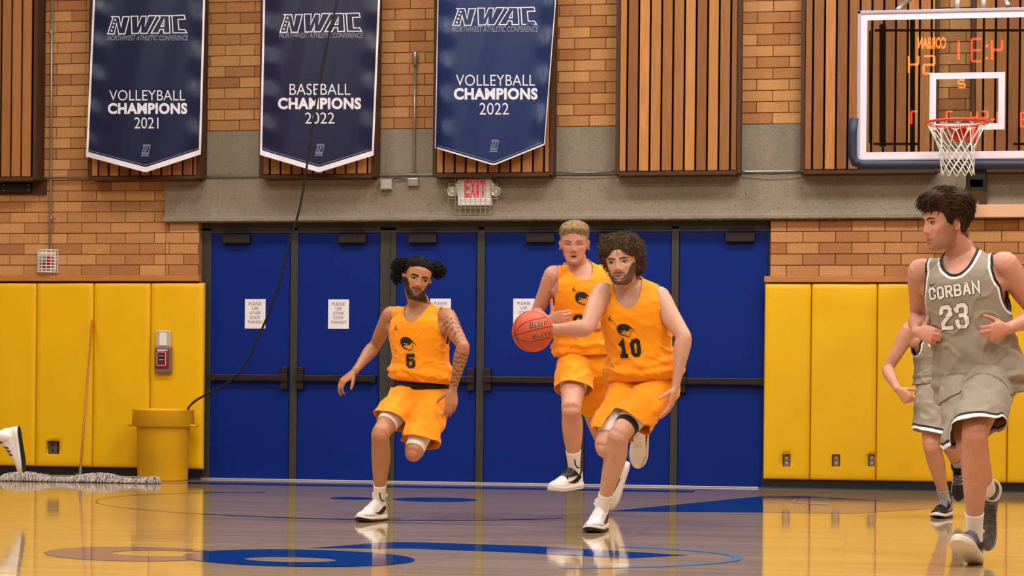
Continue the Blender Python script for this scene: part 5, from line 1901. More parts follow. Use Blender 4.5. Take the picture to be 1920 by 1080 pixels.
    msk = np.clip(hr['mask'](g[:, 0], g[:, 1], g[:, 2]), 0, 1)
    th = hr['thick'](g[:, 0], g[:, 1], g[:, 2])
    nz1 = fbm(g * hr['freq'] + hr.get('seed', 0), 4, 11)
    tap = .18 + .82 * np.clip(hr['mask'](g[:, 0], g[:, 1], g[:, 2], hr.get('taper', .030)), 0, 1)
    offs = np.where(msk > .02, -.004 + msk ** .6 * (.004 + tap * th * (1 + hr['rough'] * nz1)), -.012)
    hp = g + dirn * offs[:, None] + np.array(hr.get('shift', (0, 0, 0))) * msk[:, None]
    Fh = []
    for j in range(nz_ - 1):
        for i in range(na):
            i2 = (i + 1) % na
            q = [j * na + i, j * na + i2, (j + 1) * na + i2, (j + 1) * na + i]
            if msk[q].max() > .02: Fh.append(q)
    Fh.append([(nz_ - 1) * na + i for i in range(na)])
    hob = mesh_obj('hair', (hl(hp) - O).tolist(), Fh, hr['mat'], root, True)
    # tufts and curls
    rr_ = random.Random(hr.get('seed', 1) + 5)
    hmb = MB()
    idx = [i for i in range(len(g)) if msk[i] > .35 and g[i, 2] > hr.get('zmin', -.2)]
    for _ in range(hr['n']):
        i = rr_.choice(idx)
        p = hp[i] - dirn[i] * .004
        L = hr['len'] * rr_.uniform(.6, 1.25) * (.35 + .65 * tap[i])
        flow = np.array(hr['flow'](*g[i])) if hr.get('flow') else dirn[i]
        if hr.get('combed'): flow = flow - dirn[i] * (flow @ dirn[i])
        d0 = nrm(dirn[i] * hr.get('lift', .6) + flow + np.array([rr_.uniform(-1, 1) for _ in range(3)]) * hr['wild'])
        ax1 = nrm(np.cross(d0, [rr_.uniform(-1, 1), rr_.uniform(-1, 1), rr_.uniform(-1, 1)]))
        pts = [p]
        turn = hr['curl'] * rr_.uniform(.4, 1.3)
        d_ = d0
        for q in range(5):
            pts.append(pts[-1] + d_ * L / 5)
            M_ = np.array(Matrix.Rotation(turn, 3, Vector(ax1)))
            d_ = nrm(M_ @ d_ + np.array([0, 0, -hr.get('grav', .1)]))
            if hr.get('combed'):
                n_ = nrm(pts[-1] - np.array([0, .01, .02])); d_ = nrm(d_ - n_ * (d_ @ n_) * .9)
        r0 = hr['rad'] * rr_.uniform(.7, 1.3)
        hmb.tube([hl(q) for q in pts], [r0 * hs * k_ for k_ in (.9, 1, 1, .8, .55, .15)], 5)
    for extra in hr.get('extra', ()):
        pts, r0 = extra
        hmb.tube([hl(q) for q in pts], [r0 * hs] * (len(pts) - 1) + [r0 * .3 * hs], 5)
    for (c, r_, cnt) in hr.get('puffs', ()):
        for _ in range(cnt):
            v0 = nrm([rr_.gauss(0, 1) for _ in range(3)])
            k0 = rr_.uniform(.35, .85)
            p = np.array(c) + v0 * np.array(r_) * k0
            d_ = nrm(v0 + np.array([rr_.uniform(-.6, .6) for _ in range(3)]))
            ax1 = nrm(np.cross(d_, [rr_.uniform(-1, 1), rr_.uniform(-1, 1), rr_.uniform(-1, 1)]))
            pts = [p]
            for q in range(4):
                pts.append(pts[-1] + d_ * .0075)
                d_ = np.array(Matrix.Rotation(rr_.uniform(.4, 1.0), 3, Vector(ax1))) @ d_
            hmb.tube([hl(q) for q in pts], [.0042 * hs] * 3 + [.003 * hs, .001 * hs], 4)
    me2 = hmb.build('hair_tufts', hr['mat'], root, True)
    me2.data.transform(Matrix.Translation(Vector(-O)))
    me2.name = 'curls' if hr['curl'] > .3 else 'strands'
    me2['kind'] = 'stuff'

    # ---------------- shorts
    q_ = sp['shorts']
    S = Shell()
    ang2 = np.linspace(0, 2 * math.pi, 36, endpoint=False)
    wz = q_.get('waist', .075)
    R = []
    for z, a, b, c in ((wz + .05, .152, .106, .004), (wz, .158, .110, .006), (.02, .172, .122, .010), (-.03, .184, .134, .012), (-.08, .182, .136, .012), (-.12, .14, .11, .01)):
        R.append(tw.warp(np.stack([a * s * sup(np.cos(ang2), .85), (c + b * sup(np.sin(ang2), .85)) * s, np.full_like(ang2, z * s)], 1)))
    S.rings(R)
    legs = []
    for sd, hip, kn in (('L', hipL, knL), ('R', hipR, knR)):
        d = nrm(kn - hip)
        ln = q_['len' + sd] * s
        fk = front_p - d * np.dot(front_p, d); fk = nrm(fk)
        sag = np.array([0, 0, -1.0]) - d * np.dot([0, 0, -1.0], d)
        lt = np.cross(d, fk)
        RR_ = []
        wd = q_.get('width', 1.0)
        for t, r_ in ((-.03, .098), (.05, .108), (.14, .112), (.22, .115), (.30, .119), (.38, .122), (.50, .126)):
            if t * s > ln + .09 * s: t = ln / s + .09
            cen = hip + d * t * s + sag * (q_.get('sag', .022) * min(1, max(0, t) / .3)) * s
            RR_.append([cen + (lt * r_ * .98 * math.cos(g) + fk * r_ * 1.0 * math.sin(g)) * s * wd for g in np.linspace(0, 2 * math.pi, 30, endpoint=False)])
        S.rings(RR_)
        legs.append((hip, d, ln, fk, lt, sag))
    Vs, Fs = S.arrays()
    Vs, Qs = remesh(Vs, Fs, .0075)
    Vs = laplace(Vs, Qs, 10, .5)
    Ns = vnormals(Vs, Qs)
    tl = [((Vs - h_) @ d_) for h_, d_, *_r in legs]
    ra = [np.linalg.norm(Vs - h_ - np.outer(t_, d_), axis=1) for (h_, d_, *_r), t_ in zip(legs, tl)]
    near = np.argmin(np.stack(ra, 1), 1)
    tn = np.where(near == 0, tl[0], tl[1])
    sd_ = q_.get('seed', 3)
    lo = (Vs - PC) @ Rp
    grow = .4 + .8 * sstep(.0, .25 * s, tn)
    f1 = fbm(np.stack([lo[:, 0] * 10 + lo[:, 2] * 5, lo[:, 1] * 10, lo[:, 2] * 4], 1) + sd_, 2, sd_)
    f2 = 1 - np.abs(vnoise(np.stack([lo[:, 0] * 11 - lo[:, 2] * 9, lo[:, 1] * 8, lo[:, 2] * 12], 1) + sd_, sd_ + 3)) * 2
    f3 = 1 - np.abs(vnoise(np.stack([lo[:, 0] * 15 + lo[:, 2] * 13, lo[:, 1] * 14, lo[:, 2] * 8], 1) + sd_, sd_ + 9)) * 2
    Vs = Vs + Ns * ((q_.get('fold', .011) * grow * f1 + .007 * f2 + .005 * f3) * s)[:, None]
    fcut = np.full(len(Vs), -1.0)
    for k_, (h_, d_, ln, fk, lt, sag) in enumerate(legs):
        sg = 1 if k_ == 0 else -1
        rel_ = (Vs - h_) - np.outer(tl[k_], d_)
        latc = (rel_ @ Rp[:, 0]) * sg / (.14 * s)
        notch = q_.get('notch', .03) * s * sstep(.72, 1.0, latc)
        tilt = (rel_ @ fk) * q_.get('tilt', 0.40)
        fcut = np.where(near == k_, np.maximum(fcut, tl[k_] - (ln - notch + tilt)), fcut)
    fcut = np.maximum(fcut, np.where(tn < .1 * s, lo[:, 2] - wz * s, -1))
    Sv_, Fs_, keep, bord = cut(Vs, Qs, fcut)
    edv = np.full(len(Vs), 1.0)
    for k_, (h_, d_, ln, fk, lt, sag) in enumerate(legs):
        sg = 1 if k_ == 0 else -1
        rel_ = (Vs - h_) - np.outer(tl[k_], d_)
        notch = q_.get('notch', .03) * s * sstep(.72, 1.0, (rel_ @ Rp[:, 0]) * sg / (.14 * s))
        edv = np.where(near == k_, np.maximum(0, (ln - notch + (rel_ @ fk) * q_.get('tilt', 0.40)) - tl[k_]), edv)
    edv = edv[keep]
    edv[bord] = np.where(fcut[keep][bord] > -1, np.minimum(edv[bord], .3), edv[bord])
    Sv_ = push_out(Sv_, tree, .006 * s)
    stree = BVHTree.FromPolygons(Sv_.tolist(), Fs_)
    sob = mesh_obj('shorts', (Sv_ - O).tolist(), Fs_, q_['mat'], root, True)
    md = sob.modifiers.new('t', 'SOLIDIFY'); md.thickness = .003; md.offset = 1
    # on the shorts the white band is outermost, the dark one above it
    ed = edv.astype(np.float32)
    ed = ed if q_.get('trim') else np.ones(len(edv), np.float32)
    at = sob.data.attributes.new('edge', 'FLOAT', 'POINT'); at.data.foreach_set('value', ed)
    if q_.get('belt'):
        a2 = np.linspace(0, 2 * math.pi, 60, endpoint=False)
        rows = []
        st_ = BVHTree.FromPolygons(Sv_.tolist(), Fs_)
        for z in (wz - .012, wz + .006, wz + .030):
            rows.append(tw.warp(np.stack([.171 * s * sup(np.cos(a2), .86), (.006 + .124 * sup(np.sin(a2), .86)) * s, np.full_like(a2, z * s)], 1)))
        vv = np.concatenate(rows)
        vv = push_out(vv, tree, .008 * s)
        fb = [(r_ * 60 + i, r_ * 60 + (i + 1) % 60, (r_ + 1) * 60 + (i + 1) % 60, (r_ + 1) * 60 + i) for r_ in range(2) for i in range(60)]
        ob = mesh_obj('waistband', (vv - O).tolist(), fb, M_BWAIST, root, True)
        md = ob.modifiers.new('t', 'SOLIDIFY'); md.thickness = .004; md.offset = 1
    # ---------------- jersey
    j = sp['jersey']
    zh = j['hem'] * s
    NU, NZJ = 168, 118
    zz = np.linspace(zh, .60 * s, NZJ)
    aa = np.linspace(-math.pi / 2 - math.pi, math.pi / 2, NU, endpoint=False)
    hw, hd, yc = tor(zz, s)
    fl = (j.get('loose', .016) + .006) * s
    slack = fl * (.55 + .75 * sstep(.38 * s, .05 * s, zz)) * (1 - .5 * sstep(.46 * s, .56 * s, zz))
    if j.get('blouse'):
        slack = slack + j['blouse'] * s * np.exp(-((zz - (zh + .055 * s)) / (.055 * s)) ** 2) - j['blouse'] * .8 * s * np.exp(-((zz - zh) / (.018 * s)) ** 2)
    low = zz < .02 * s
    hw = np.where(low, np.maximum(hw, np.interp(.03, TOR[:, 0], TOR[:, 1]) * s), hw) + slack
    hd = np.where(low, np.maximum(hd, np.interp(.0, TOR[:, 0], TOR[:, 2]) * s), hd) + slack
    ca, sa = sup(np.cos(aa), .86), sup(np.sin(aa), .86)
    J = np.stack([hw[:, None] * ca, yc[:, None] + hd[:, None] * sa, np.repeat(zz[:, None], NU, 1)], -1).reshape(-1, 3)
    rad = nrm3(np.stack([J[:, 0], J[:, 1], np.zeros(len(J))], 1))
    sd_ = j.get('seed', 1)
    zt_ = J[:, 2] / s
    amp = j.get('fold', .008) * s * (.35 + .9 * sstep(.42, .05, zt_))
    f1 = fbm(np.stack([J[:, 0] * 7 + zt_ * 3.0 * j.get('dia', 1), J[:, 1] * 7, J[:, 2] * 3.2], 1) + sd_, 2, sd_)
    f2 = 1 - np.abs(vnoise(np.stack([J[:, 0] * 9, J[:, 1] * 9, J[:, 2] * 15 + J[:, 0] * 9 * j.get('dia', 1)], 1) + sd_, sd_ + 7)) * 2
    f3 = np.sin(zt_ * 95 + 10 * J[:, 0] / s + 3 * f1) * np.exp(-((zt_ - j['hem'] - .05) / .07) ** 2)
    f4 = np.maximum(0, 1 - np.abs(vnoise(np.stack([J[:, 0] * 13 - J[:, 2] * 11 * j.get('dia', 1), J[:, 1] * 12, J[:, 2] * 13 + J[:, 0] * 6], 1) + sd_, sd_ + 17)) * 4.5)
    J = J + rad * (amp * (.9 * f1 + .5 * f2 * sstep(.40, .1, zt_)) + .009 * s * f4 * (.35 + .65 * sstep(.45, .1, zt_)) + .0045 * s * f3)[:, None]
    if j.get('hemdrop'):
        k_ = np.exp(-((zt_ - j['hem']) / .10) ** 2)
        J[:, 2] += k_ * s * (j['hemdrop'][0] * J[:, 0] / (.18 * s) + j['hemdrop'][1] * np.abs(J[:, 0] / (.18 * s)) ** 2)
    xs, ys, zs_ = J[:, 0] / s, J[:, 1] / s, J[:, 2] / s
    a0_, a1_ = j.get('armbot', .318), j.get('armtop', .502); ha = (a1_ - a0_) / 2; za, da = (a0_ + a1_) / 2, j.get('armw', .074)
    fa_ = 1 - ((zs_ - za) / ha) ** 2 - ((ys - .004) / da) ** 2
    fa_ = np.where(np.abs(xs) > .10, fa_, -1)
    fa_ = np.where(zs_ > a0_, np.maximum(fa_, (np.abs(xs) - np.interp(zs_, [a0_ + .02, a0_ + .06, .43, .48], [.26, .205, .172, .163])) * 12), fa_)
    fn = np.where(ys < .02, 1 - (xs / .084) ** 2 - ((zs_ - .60) / j.get('neck', .135)) ** 2, 1 - (xs / .088) ** 2 - ((zs_ - .62) / .060) ** 2)
    f = np.maximum(fa_, fn)
    gi = np.arange(NU * NZJ).reshape(NZJ, NU)
    Qj = np.stack([gi[:-1], np.roll(gi, -1, 1)[:-1], np.roll(gi, -1, 1)[1:], gi[1:]], -1).reshape(-1, 4)
    Jr, Fj, keep, bord = cut(J, Qj, f)
    Jw = push_out(tw.warp(Jr), tree, .0055 * s)
    lowv = np.where(Jr[:, 2] < .13 * s)[0]
    if len(lowv): Jw[lowv] = push_out(Jw[lowv], stree, .006 * s)
    Jw = push_out(Jw, tree, .005 * s)
    job = mesh_obj('jersey', (Jw - O).tolist(), Fj, j['mat'], root, True)
    md = job.modifiers.new('t', 'SOLIDIFY'); md.thickness = .003; md.offset = 1
    from mathutils.kdtree import KDTree
    bi = np.where(bord)[0]
    kd = KDTree(len(bi))
    for q, i in enumerate(bi): kd.insert(Vector(Jr[i]), q)
    kd.balance()
    ed = np.array([kd.find(Vector(p))[2] for p in Jr], np.float32)
    at = job.data.attributes.new('edge', 'FLOAT', 'POINT'); at.data.foreach_set('value', ed)
    # printed marks lie on the cloth
    jt = BVHTree.FromPolygons((Jw).tolist(), Fj)
    jrt = BVHTree.FromPolygons(Jr.tolist(), Fj)
    def printed(name, V2, F2, cx, cz, m_, lift=.0045, rot=0.0, back=False):
        V2, F2 = subdivide_flat(V2, F2, .011)
        c_, s_ = math.cos(rot), math.sin(rot)
        W = []
        for a, b in V2:
            a, b = a * c_ - b * s_, a * s_ + b * c_
            xx, zz_ = (cx + a) * s, (cz + b) * s
            loc, no, ix, ds = jrt.ray_cast(Vector((xx, -1, zz_)), Vector((0, 1, 0)))
            if loc is None:
                W.append(tw.warp(np.array([[xx, -.15 * s, zz_]]))[0]); continue
            fc = Fj[ix]
            # same place on the bent cloth: barycentric from the rest polygon
            tri = fc[:3]
            A_, B_, C_ = (Jr[q] for q in tri)
            M_ = np.stack([B_ - A_, C_ - A_], 1)
            uv = np.linalg.lstsq(M_, A3(loc) - A_, rcond=None)[0]
            p_ = Jw[tri[0]] + (Jw[tri[1]] - Jw[tri[0]]) * uv[0] + (Jw[tri[2]] - Jw[tri[0]]) * uv[1]
            nn = nrm(np.cross(Jw[tri[1]] - Jw[tri[0]], Jw[tri[2]] - Jw[tri[0]]))
            if nn @ front_c < 0: nn = -nn
            W.append(p_ + nn * lift)
        return mesh_obj(name, (np.array(W) - O).tolist(), F2, m_, root, True)
    for item in j.get('print', ()):
        kind = item[0]
        if kind == 'block':
            _, txt, cx, cz, h_, w_, m_, gw, outl = item
            if outl:
                V2, F2 = block_word(txt, w_ + outl * 2, h_, gw, item[8] * 0 + w_ * 1.6)
                # rebuild with the same skeleton so that outline and letter stay concentric
                printed('letter_outline', V2, F2, cx, cz, M_JOUT, .0052)
            V2, F2 = block_word(txt, w_, h_, gw, w_ * 1.6)
            printed('lettering', V2, F2, cx, cz, m_, .0075)
        elif kind == 'emblem':
            _, cx, cz, h_ = item
            o1, jaw, e1, e2 = emblem_shapes()
            for shp, m_, lf in ((o1, M_JBLK, .0060), (jaw, M_JBLK, .0062), (e1, M_JWHT, .0078), (e2, M_JWHT, .0078)):
                printed('crest', [(a * h_, b * h_) for a, b in shp], [tuple(range(len(shp)))], cx, cz, m_, lf)
        elif kind == 'tick':
            _, cx, cz, h_ = item
            shp = [(-1.0, -.05), (-.72, -.42), (-.35, -.5), (0, -.36), (1.2, .22), (-.05, -.12), (-.45, -.18), (-.62, .0), (-.55, .25)]
            printed('small_mark', [(a * h_, b * h_) for a, b in shp], [tuple(range(len(shp)))], cx, cz, M_JNAVY, .0045)
        elif kind == 'star':
            _, cx, cz, h_ = item
            V2, F2 = strokes([[(-.5, -.9), (-.05, .1), (.05, .45)], [(.75, -.75), (.1, .0)], [(0, .3), (-.55, .15)], [(.05, .4), (.25, 1.0)]], .26)
            printed('small_mark', [(a * h_, b * h_) for a, b in V2], F2, cx, cz, M_JBLK, .0045)

    # stretch shorts showing under the hem, and knee bands
    for sd, hip, kn in (('L', hipL, knL), ('R', hipR, knR)):
        c_ = sp.get('comp' + sd)
        if not c_: continue
        d = nrm(kn - hip); Lk = np.linalg.norm(kn - hip)
        fk = nrm(front_p - d * np.dot(front_p, d)); lt = np.cross(d, fk)
        for (t0, t1, m_, nm) in c_:
            rows = []
            n_ = 8
            for q in range(n_ + 1):
                t = t0 + (t1 - t0) * q / n_
                rx = np.interp(t, [p[0] for p in PRO_THIGH], [p[1] for p in PRO_THIGH]); ry = np.interp(t, [p[0] for p in PRO_THIGH], [p[2] for p in PRO_THIGH]); of = np.interp(t, [p[0] for p in PRO_THIGH], [p[3] for p in PRO_THIGH])
                gq_ = .007 if m_ is not M_BWAIST else .010
                rows.append([hip + d * t * Lk + fk * of * s + (lt * (rx + gq_) * math.cos(g) + fk * (ry + gq_) * math.sin(g)) * s for g in np.linspace(0, 2 * math.pi, 36, endpoint=False)])
            vv = push_out(np.concatenate([np.array(r_) for r_ in rows]), tree, .004 * s)
            fb = [(r_ * 36 + i, r_ * 36 + (i + 1) % 36, (r_ + 1) * 36 + (i + 1) % 36, (r_ + 1) * 36 + i) for r_ in range(n_) for i in range(36)]
            ob = mesh_obj(nm, (vv - O).tolist(), fb, m_, root, True)
            md = ob.modifiers.new('t', 'SOLIDIFY'); md.thickness = .003; md.offset = 1
    # ---------------- socks and shoes
    for sd, kn, an in (('L', knL, anL), ('R', knR, anR)):
        st = sp['shoes']
        fw, up_ = cdir(*sp['foot' + sd][0]), cdir(*sp['foot' + sd][1])
        d = nrm(an - kn)
        h = st['sock_h'] * s
        rows = []
        n_ = 16
        fs = nrm((-fw * 0 + front_p) - d * np.dot(front_p, d)); lt = np.cross(d, fs)
        for q in range(n_ + 1):
            t = q / n_
            c = an - d * h * (1 - t) if t < .8 else None
            if c is None:
                k_ = (t - .8) / .2
                c = an - d * h * .2 * (1 - k_) - up_ * .035 * s * k_ + fw * .004 * s * k_
            r_ = np.interp(t, [0, .06, .4, .7, 1], [.0425, .0405, .0375, .0385, .039]) * s * (1 + .012 * math.sin(q * 2.6))
            rows.append([c + (lt * r_ * .95 * math.cos(g) + fs * r_ * 1.08 * math.sin(g)) for g in np.linspace(0, 2 * math.pi, 28, endpoint=False)])
        vv = push_out(np.concatenate([np.array(r_) for r_ in rows]), tree, .0035 * s)
        fb = [(r_ * 28 + i, r_ * 28 + (i + 1) % 28, (r_ + 1) * 28 + (i + 1) % 28, (r_ + 1) * 28 + i) for r_ in range(n_) for i in range(28)]
        ob = mesh_obj('sock', (vv - O).tolist(), fb, st['sock'], root, True)
        md = ob.modifiers.new('t', 'SOLIDIFY'); md.thickness = .003; md.offset = 1
        if st.get('sock_mark'):
            mm = MB()
            fo = nrm(cdir(.35, -.93, 0)); fo = nrm(fo - d * np.dot(fo, d)); sx_ = nrm(np.cross(fo, d))
            V2, F2 = strokes([[(-.012, .035), (-.008, 0), (.004, -.022), (.022, -.028)]], .008)
            W = []
            for a, b in V2:
                c = an - d * (h * .52 + b * s) + sx_ * a * s
                rr_ = .0445 * s
                W.append(c + fo * math.sqrt(max(1e-6, rr_ ** 2 - (a * s) ** 2)))
            mesh_obj('sock_mark', (np.array(W) - O).tolist(), F2, M_JBLK, root)
        grp, so = make_shoe(root, an, fw, up_, s * st.get('size', 1.0), sd, st)
        grp.location = tuple(so - O)
    return root
def nrm3(v): return v / np.maximum(np.linalg.norm(v, axis=1), 1e-9)[:, None]

# ------------------------------------------------------------------ the players
def mk_mask(ys, zs, soft=.007, arch=.010):
    def f(x, y, z, wide=None):
        lo_, hi_ = (-soft, soft) if wide is None else (-.004, wide)
        return sstep(lo_, hi_, z - np.interp(y, ys, zs) + arch * sstep(.012, .055, np.abs(x)) * sstep(-.03, -.06, y))
    return f
HL_Y = [-.10, -.075, -.055, -.040, -.028, -.012, .012, .030, .045, .07, .10]
H_DARK = hair_mat('dark_afro_hair', (26, 20, 18), (14, 10, 10))
H_BROWN = hair_mat('brown_curly_hair', (84, 64, 48), (40, 28, 20))
H_BLOND = hair_mat('sandy_blond_hair', (142, 116, 82), (120, 90, 60))
H_DBROWN = hair_mat('dark_brown_hair', (60, 42, 31), (24, 16, 12))
M_SH_WHITE = mat('shoe_white', (236, 232, 232), .45, spec=.4)
M_SH_OFFW = mat('shoe_cream', (226, 216, 198), .5)
M_SH_BLACK = mat('shoe_black', (16, 16, 18), .45)
M_SH_GREY = mat('shoe_grey_knit', (150, 148, 156), .7, var=.45, vscale=60)
M_SH_DGREY = mat('shoe_dark_grey_knit', (88, 84, 88), .7, var=.35, vscale=50)
M_SH_CAMO = mat('shoe_marbled', (188, 186, 192), .6, var=.5, vscale=80)
M_SH_TAN = mat('shoe_tan_sole', (206, 184, 148), .6, var=.1, vscale=30)

SHOE_5 = dict(upper=M_SH_WHITE, overlay=M_SH_CAMO, mid=M_SH_WHITE, out=M_SH_BLACK, lace=M_SH_WHITE, flash=M_SH_BLACK, sock=M_SOCK, sock_h=.155, sock_mark=True, toecap=True)
SHOE_10 = dict(upper=M_SH_WHITE, overlay=M_SH_CAMO, mid=M_SH_WHITE, out=M_SH_BLACK, lace=M_SH_WHITE, flash=M_SH_BLACK, sock=M_SOCK, sock_h=.135, toecap=True)
SHOE_24 = dict(boot=M_SH_BLACK, tongue=M_SH_BLACK, collar=M_SH_BLACK, upper=M_SH_WHITE, overlay=M_SH_WHITE, mid=M_SH_WHITE, out=M_SH_OFFW, lace=M_SH_BLACK, flash=M_SH_BLACK, sock=M_SOCK, sock_h=.16, sock_mark=True)
SHOE_23 = dict(upper=M_SH_DGREY, overlay=M_SH_GREY, mid=M_SH_OFFW, out=M_SH_OFFW, lace=M_SH_DGREY, flash=M_SH_BLACK, sock=M_SOCK, sock_h=.15, collar=M_SH_OFFW)
SHOE_GB = dict(upper=M_SH_BLACK, overlay=M_SH_BLACK, mid=M_SH_WHITE, out=M_SH_BLACK, lace=M_SH_GREY, flash=M_SH_GREY, sock=M_SOCKG, sock_h=.13)
SHOE_L = dict(upper=M_SH_WHITE, overlay=M_SH_WHITE, mid=M_SH_WHITE, out=M_SH_BLACK, lace=M_SH_BLACK, flash=M_SH_WHITE, sock=M_SOCK, sock_h=.27, sock_mark=True, collar=M_SH_BLACK)

def curly(msk, thick, **k):
    d = dict(mask=msk, thick=thick, freq=42, rough=.45, n=900, len=.035, curl=.75, wild=.8, rad=.0024, lift=.7)
    d.update(k); return d

def fl_back(x, y, z): return (0.25 * x / .07, 1.0, -.25)
def fl_fwd(x, y, z): return (0.1 * x / .07, -1.0 if z > .03 else .1, -.12 if z > .03 else -1.0)
def fl_23(x, y, z): return (0.15 * x / .07, (-.75 if y < -.045 else .8), (.25 if y < -.045 else -.25) if z > .05 else -.8)
def fl_down(x, y, z): return (0.2 * x / .07, .1, -.5)

SKIN5, SKINF = (188, 130, 94), (214, 162, 136)

P5 = dict(legbulk=1.06, label='person in gold number 5 jersey and shorts with black belt, running with arms out', s=1.0, D=13.2, group=None,
    hipL=(814, 749, -.02), hipR=(768, 734, .02), shL=(838, 594, -.07), shR=(733, 590, .07),
    elL=(869, 650, -1), wrL=(850, 726, 1), elR=(702, 650, 1), wrR=(667, 694, -1),
    knL=(776, 848, -1), anL=(794, 806, 1), knR=(713, 815, -1), anR=(711, 926, 1), ground=('R',), chest_tilt=(0, -.08, 0),
    hands=dict(L=dict(d=(-.10, -.10, -1), t=(-1, -.35, 0), curl=(.25, .3, .35, .4), spread=.05), R=dict(d=(-.72, -.15, -.62), t=(.35, -.8, -.35), curl=(.55, .5, .45, .4), thumb=.2, spread=.04)),
    footR=((-.45, -.9, 0), (0, 0, 1)), footL=((.0, .85, -.5), (0, -.5, -.85)),
    head=dict(at=(781, 523), yaw=15, pitch=6, roll=13, scale=1.06, wide=1.07, mouth=.5, gaze=(.003, 0), brow=.0185, browth=.0038), skin=SKIN5, haircol=(34, 24, 20), browmat=H_DARK, lip=(150, 92, 80), flush=(170, 104, 78), iris=(44, 28, 20),
    beard=1.0, tattoo=True, handred=.2,
    hair=dict(mask=mk_mask(HL_Y, [.078, .077, .070, .044, .014, .010, .020, .0, -.02, -.03, -.03]), thick=lambda x, y, z: .006 + .008 * sstep(.05, .10, z), freq=60, rough=.5, mat=H_DARK, n=700, len=.016, curl=.9, wild=.8, rad=.0026, seed=3,
              puffs=[((-.096, .050, .050), (.048, .046, .054), 850), ((-.098, .06, -.012), (.030, .035, .045), 380), ((.108, .045, .082), (.052, .046, .046), 900)]),
    jersey=dict(hem=.088, loose=.020, blouse=.020, fold=.010, seed=4, mat=M_GOLD, neck=.130, dia=1.2, hemdrop=(-.02, 0),
                print=[('emblem', -.020, .335, .098), ('block', '5', -.014, .182, .076, .021, M_JBLK, .042, 0), ('star', -.108, .435, .016)]),
    shorts=dict(mat=M_GOLD, lenL=.36, lenR=.30, belt=True, waist=.050, seed=2, width=1.0, fold=.012),
    compL=[(.5, .97, M_WCOMP, 'stretch_short')], compR=[(.4, .80, M_WCOMP, 'stretch_short')], shoes=SHOE_5)

P10 = dict(legbulk=1.10, bulk=1.08, label='person in gold number 10 jersey leaning forward and dribbling the basketball', s=1.05, D=12.38,
    hipL=(1238, 722, -.02), hipR=(1182, 720, .03), shL=(1234, 556, -.10), shR=(1130, 549, -.06),
    elL=(1283, 632, -1), wrL=(1267, 724, 1), elR=(1100, 616, -1), wrR=(1042, 617, 1),
    knL=(1161, 816, -1), anL=(1127, 934, 1), knR=(1134, 838, -1), anR=(1198, 797, 1), ground=('L',), chest_tilt=(-.05, -.22, 0),
    hands=dict(L=dict(d=(-.22, -.10, -.95), t=(-.35, -.95, 0), curl=(.25, .28, .32, .36), spread=.01), R=dict(d=(-.85, -.10, .1), t=(.1, -.15, 1), curl=(.35, .38, .4, .42), spread=.16, thumb=.5)),
    footL=((-.24, -.97, 0), (0, 0, 1)), footR=((-.12, .22, -.97), (-.35, -.92, -.15)),
    head=dict(at=(1167, 492, -.20), yaw=-19, pitch=4, roll=-4, scale=1.05, wide=1.13, mouth=.4, gaze=(-.003, 0), brow=.0190, browth=.0034), skin=SKINF, haircol=(66, 46, 34), browmat=H_BROWN, iris=(70, 74, 70),
    beard=.9, lip=(172, 100, 90),
    hair=curly(mk_mask(HL_Y, [.070, .070, .062, .040, .012, -.006, -.020, -.055, -.085, -.10, -.10], .007, .034), lambda x, y, z: .018 + .013 * sstep(.0, .05, np.abs(x)) + .010 * sstep(.07, .11, z), mat=H_BROWN, seed=7, n=2600, len=.030, rad=.0018,
               extra=[([(.012, -.108, .075), (.004, -.112, .062), (.003, -.108, .046), (.009, -.104, .034)], .0016), ([(.030, -.104, .074), (.026, -.108, .058), (.034, -.102, .045), (.044, -.094, .041)], .0016)]),
    jersey=dict(hem=.030, loose=.026, blouse=.020, fold=.011, seed=9, mat=M_GOLD, neck=.130, dia=-1.0,
                print=[('emblem', -.036, .352, .092), ('block', '10', -.030, .188, .092, .022, M_JBLK, .036, 0), ('star', -.120, .43, .016)]),
    shorts=dict(mat=M_GOLD, lenL=.325, lenR=.36, seed=5, width=.99, waist=.055, notch=.06, fold=.013),
    compL=[(.40, .80, M_WCOMP, 'stretch_short'), (.79, .86, M_BWAIST, 'knee_band')], compR=[(.5, .86, M_WCOMP, 'stretch_short')], shoes=SHOE_10)

